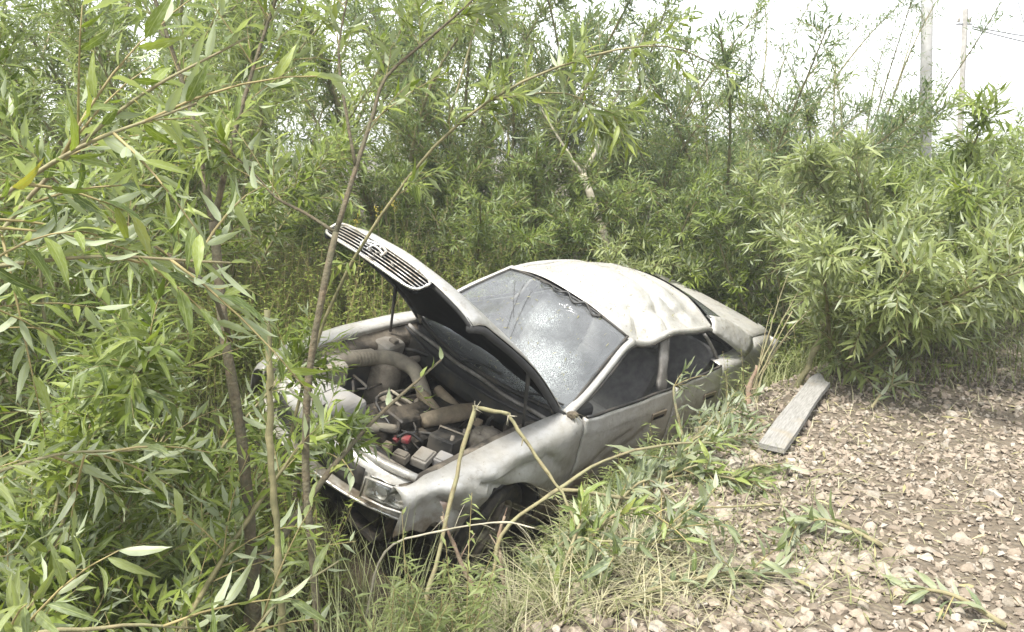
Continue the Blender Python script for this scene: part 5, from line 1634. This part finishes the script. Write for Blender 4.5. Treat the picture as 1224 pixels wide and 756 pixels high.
# clod of earth and dry roots stuck at the pillar
def clod(name, label, x, y, z, r, seed, cat='clod', mat='soil'):
    V, T = ICO2
    V = V.copy()
    for i, v in enumerate(V):
        V[i] = v * r * (1 + .55 * noise.noise(Vector(v) * 2.1 + Vector((seed, 0, 0)))) * np.array([1.2, 1, .75])
    o = link(bpy.data.objects.new(name, fast_mesh(name, V, T, M[mat], smooth=False)))
    o.location = (x, y, z)
    return tag(o, label, cat)
M['clod'] = simple('dry_earth', (0.055, 0.043, 0.028), (0.13, 0.105, 0.072), 26, 0.95, bump=0.8)
cw = CAR_M @ np.array([.80, .74, .945]) + np.array(CAR_T)
clod('earth_clod', 'clod of dry earth and roots caught at the foot of the windscreen pillar', cw[0], cw[1], cw[2], .032, 3.0, mat='clod')
_c = bpy.data.objects['earth_clod']
_r = np.random.default_rng(14)
for k in range(14):
    d_ = nrm(_r.normal(size=3) + np.array([0, -.3, -.5]))
    l_ = _r.uniform(.04, .11)
    V, F = tube_geo([(0, 0, 0), tuple(d_ * l_ * .5), tuple(d_ * l_ + np.array([0, 0, -.3 * l_]))], [.0022, .0008], 4)
    obj('root_fibre', V, F, M['stick_tan' if k % 2 else 'bark'], _c)
clod('earth_clod', 'large brown clod of earth on the lip of the bank', .43, 3.16, -.10, .085, 8.0, mat='clod')
clod('earth_clod', 'smaller clod of earth beside the large one on the bank', .60, 3.25, -.05, .055, 12.0, mat='clod')

# bits of leaf and straw lying on the bodywork
def debris():
    rng = np.random.default_rng(61)
    n = 420
    y = rng.uniform(-.5, .56, n); x = rng.uniform(-1.1, .1, n)
    sN = y / .585
    z = 1.305 + .125 * (1 - np.abs(sN) ** 2.3) + .02
    pts = np.stack([x, y, z], -1)
    m = 260
    q = rng.random(m) ** 1.6; sv = rng.uniform(-.9, .9, m)
    scr = np.array([screen_pt(a, b) for a, b in zip(sv, q)]) + np.array([.004, 0, .005])
    pts = np.vstack([dmg(pts) + np.array([0, 0, .004]), scr])
    W = pts @ CAR_M.T + np.array(CAR_T)
    up = np.vstack([np.tile(CAR_M @ np.array([0, 0, 1.0]), (n, 1)), np.tile(CAR_M @ nrm(np.array([.5, 0, 1.0])), (m, 1))])
    N = up + rng.normal(size=up.shape) * .12
    D = rng.normal(size=up.shape)
    L = rng.uniform(.008, .045, n + m); Wd = np.minimum(L * .4, rng.uniform(.0015, .007, n + m))
    V, T = leaf_arrays(W, D, N, L, Wd, .1)
    o = link(bpy.data.objects.new('plant_debris', fast_mesh('plant_debris', V, T, M['litter'], np.repeat(rng.random(n + m) * .5, 5))))
    tag(o, 'bits of leaf and straw scattered on the car roof and windscreen', None, None, 'stuff')
debris()

# ------------------------------------------------------------------ poles and wires
M['concrete'] = simple('pole_concrete', (0.30, 0.295, 0.28), (0.42, 0.41, 0.39), 6, 0.9, bump=0.3)
M['poletimber'] = simple('pole_timber', (0.24, 0.225, 0.2), (0.36, 0.34, 0.31), 8, 0.9, bump=0.3)
M['wire'] = simple('wire', (0.10, 0.10, 0.10), (0.14, 0.14, 0.14), 5, 0.6)
def pole(name, label, x, y, h, r0, r1, lean=(0, 0), sq=False, fit=True, mat='concrete'):
    z0 = gz(x, y) - .3
    root = empty(name, (x, y, z0), label, 'pole')
    n = 4 if sq else 12
    V, F = tube_geo([(0, 0, 0), (lean[0] * .5, lean[1] * .5, h * .5), (lean[0], lean[1], h)], [r0, (r0 + r1) / 2, r1], n)
    obj('shaft', V, F, M[mat], root, smooth=not sq)
    if fit:
        for s in (-1, 1):
            V, F = lathe_geo([(.0, .10), (.03, .10), (.05, .06), (.035, .04), (.055, .0), (.02, -.02)], 12)
            o = obj('insulator', V, F, M['whiteplast'], root)
            o.location = (lean[0] + .16 * s, lean[1], h - .35); o.rotation_euler = (R(90), 0, 0)
        box('bracket', (lean[0], lean[1], h - .42), (.46, .05, .05), M['wire'], root, bevel=.01)
    return root
pole('utility_pole', 'thick concrete utility pole rising out of the willows', 8.62, 16.6, 8.5, .12, .10, lean=(-.8, 0))
pole('utility_pole', 'lower grey utility pole with slack wires at its top', 13.45, 24.2, 5.75, .10, .085, lean=(-.4, 0), sq=True, mat='poletimber')
pole('fence_post', 'thin dark post standing beyond the last willow clump', 18.9, 29.5, 4.3, .09, .08, fit=False, mat='poletimber')
WG = 'slack wires running from the low pole'
def wire(lb, a, b, sag, r=.022):
    a, b = np.array(a), np.array(b)
    P = [a + (b - a) * q - np.array([0, 0, 4 * sag * q * (1 - q)]) for q in np.linspace(0, 1, 12)]
    thing_tube('overhead_wire', lb, 'wire', P, r, M['wire'], WG, seg=5, sub=1)
wire('upper of two slack wires leading away from the low pole', (13.3, 24.2, 5.05), (30, 30, 5.4), .5)
wire('lower wire dropping from the low pole towards the ground', (13.3, 24.2, 5.0), (26, 25, 3.3), .3)
wire('steep stay wire leading down from above the tall pole', (14.2, 26, 9.5), (17.6, 27, 3.0), .1, .014)
wire('second steep stay wire beside the first', (14.6, 26, 9.5), (18.2, 27, 3.0), .1, .014)

# ------------------------------------------------------------------ air
t = NT('haze')
t.t.nodes.remove(t.t.nodes.get(t.out.name)) if False else None
pv = t.n('ShaderNodeVolumePrincipled')
pv.inputs['Color'].default_value = (0.92, 0.95, 0.96, 1)
pv.inputs['Density'].default_value = 0.0032
pv.inputs['Anisotropy'].default_value = 0.2
t.l(pv.outputs[0], t.out.inputs['Volume'])
hz = box('haze', (0, 330, 4.5), (640, 780, 13.0), t.m, None, bevel=0)
tag(hz, 'thin bright summer haze over the thicket', None, None, 'stuff')
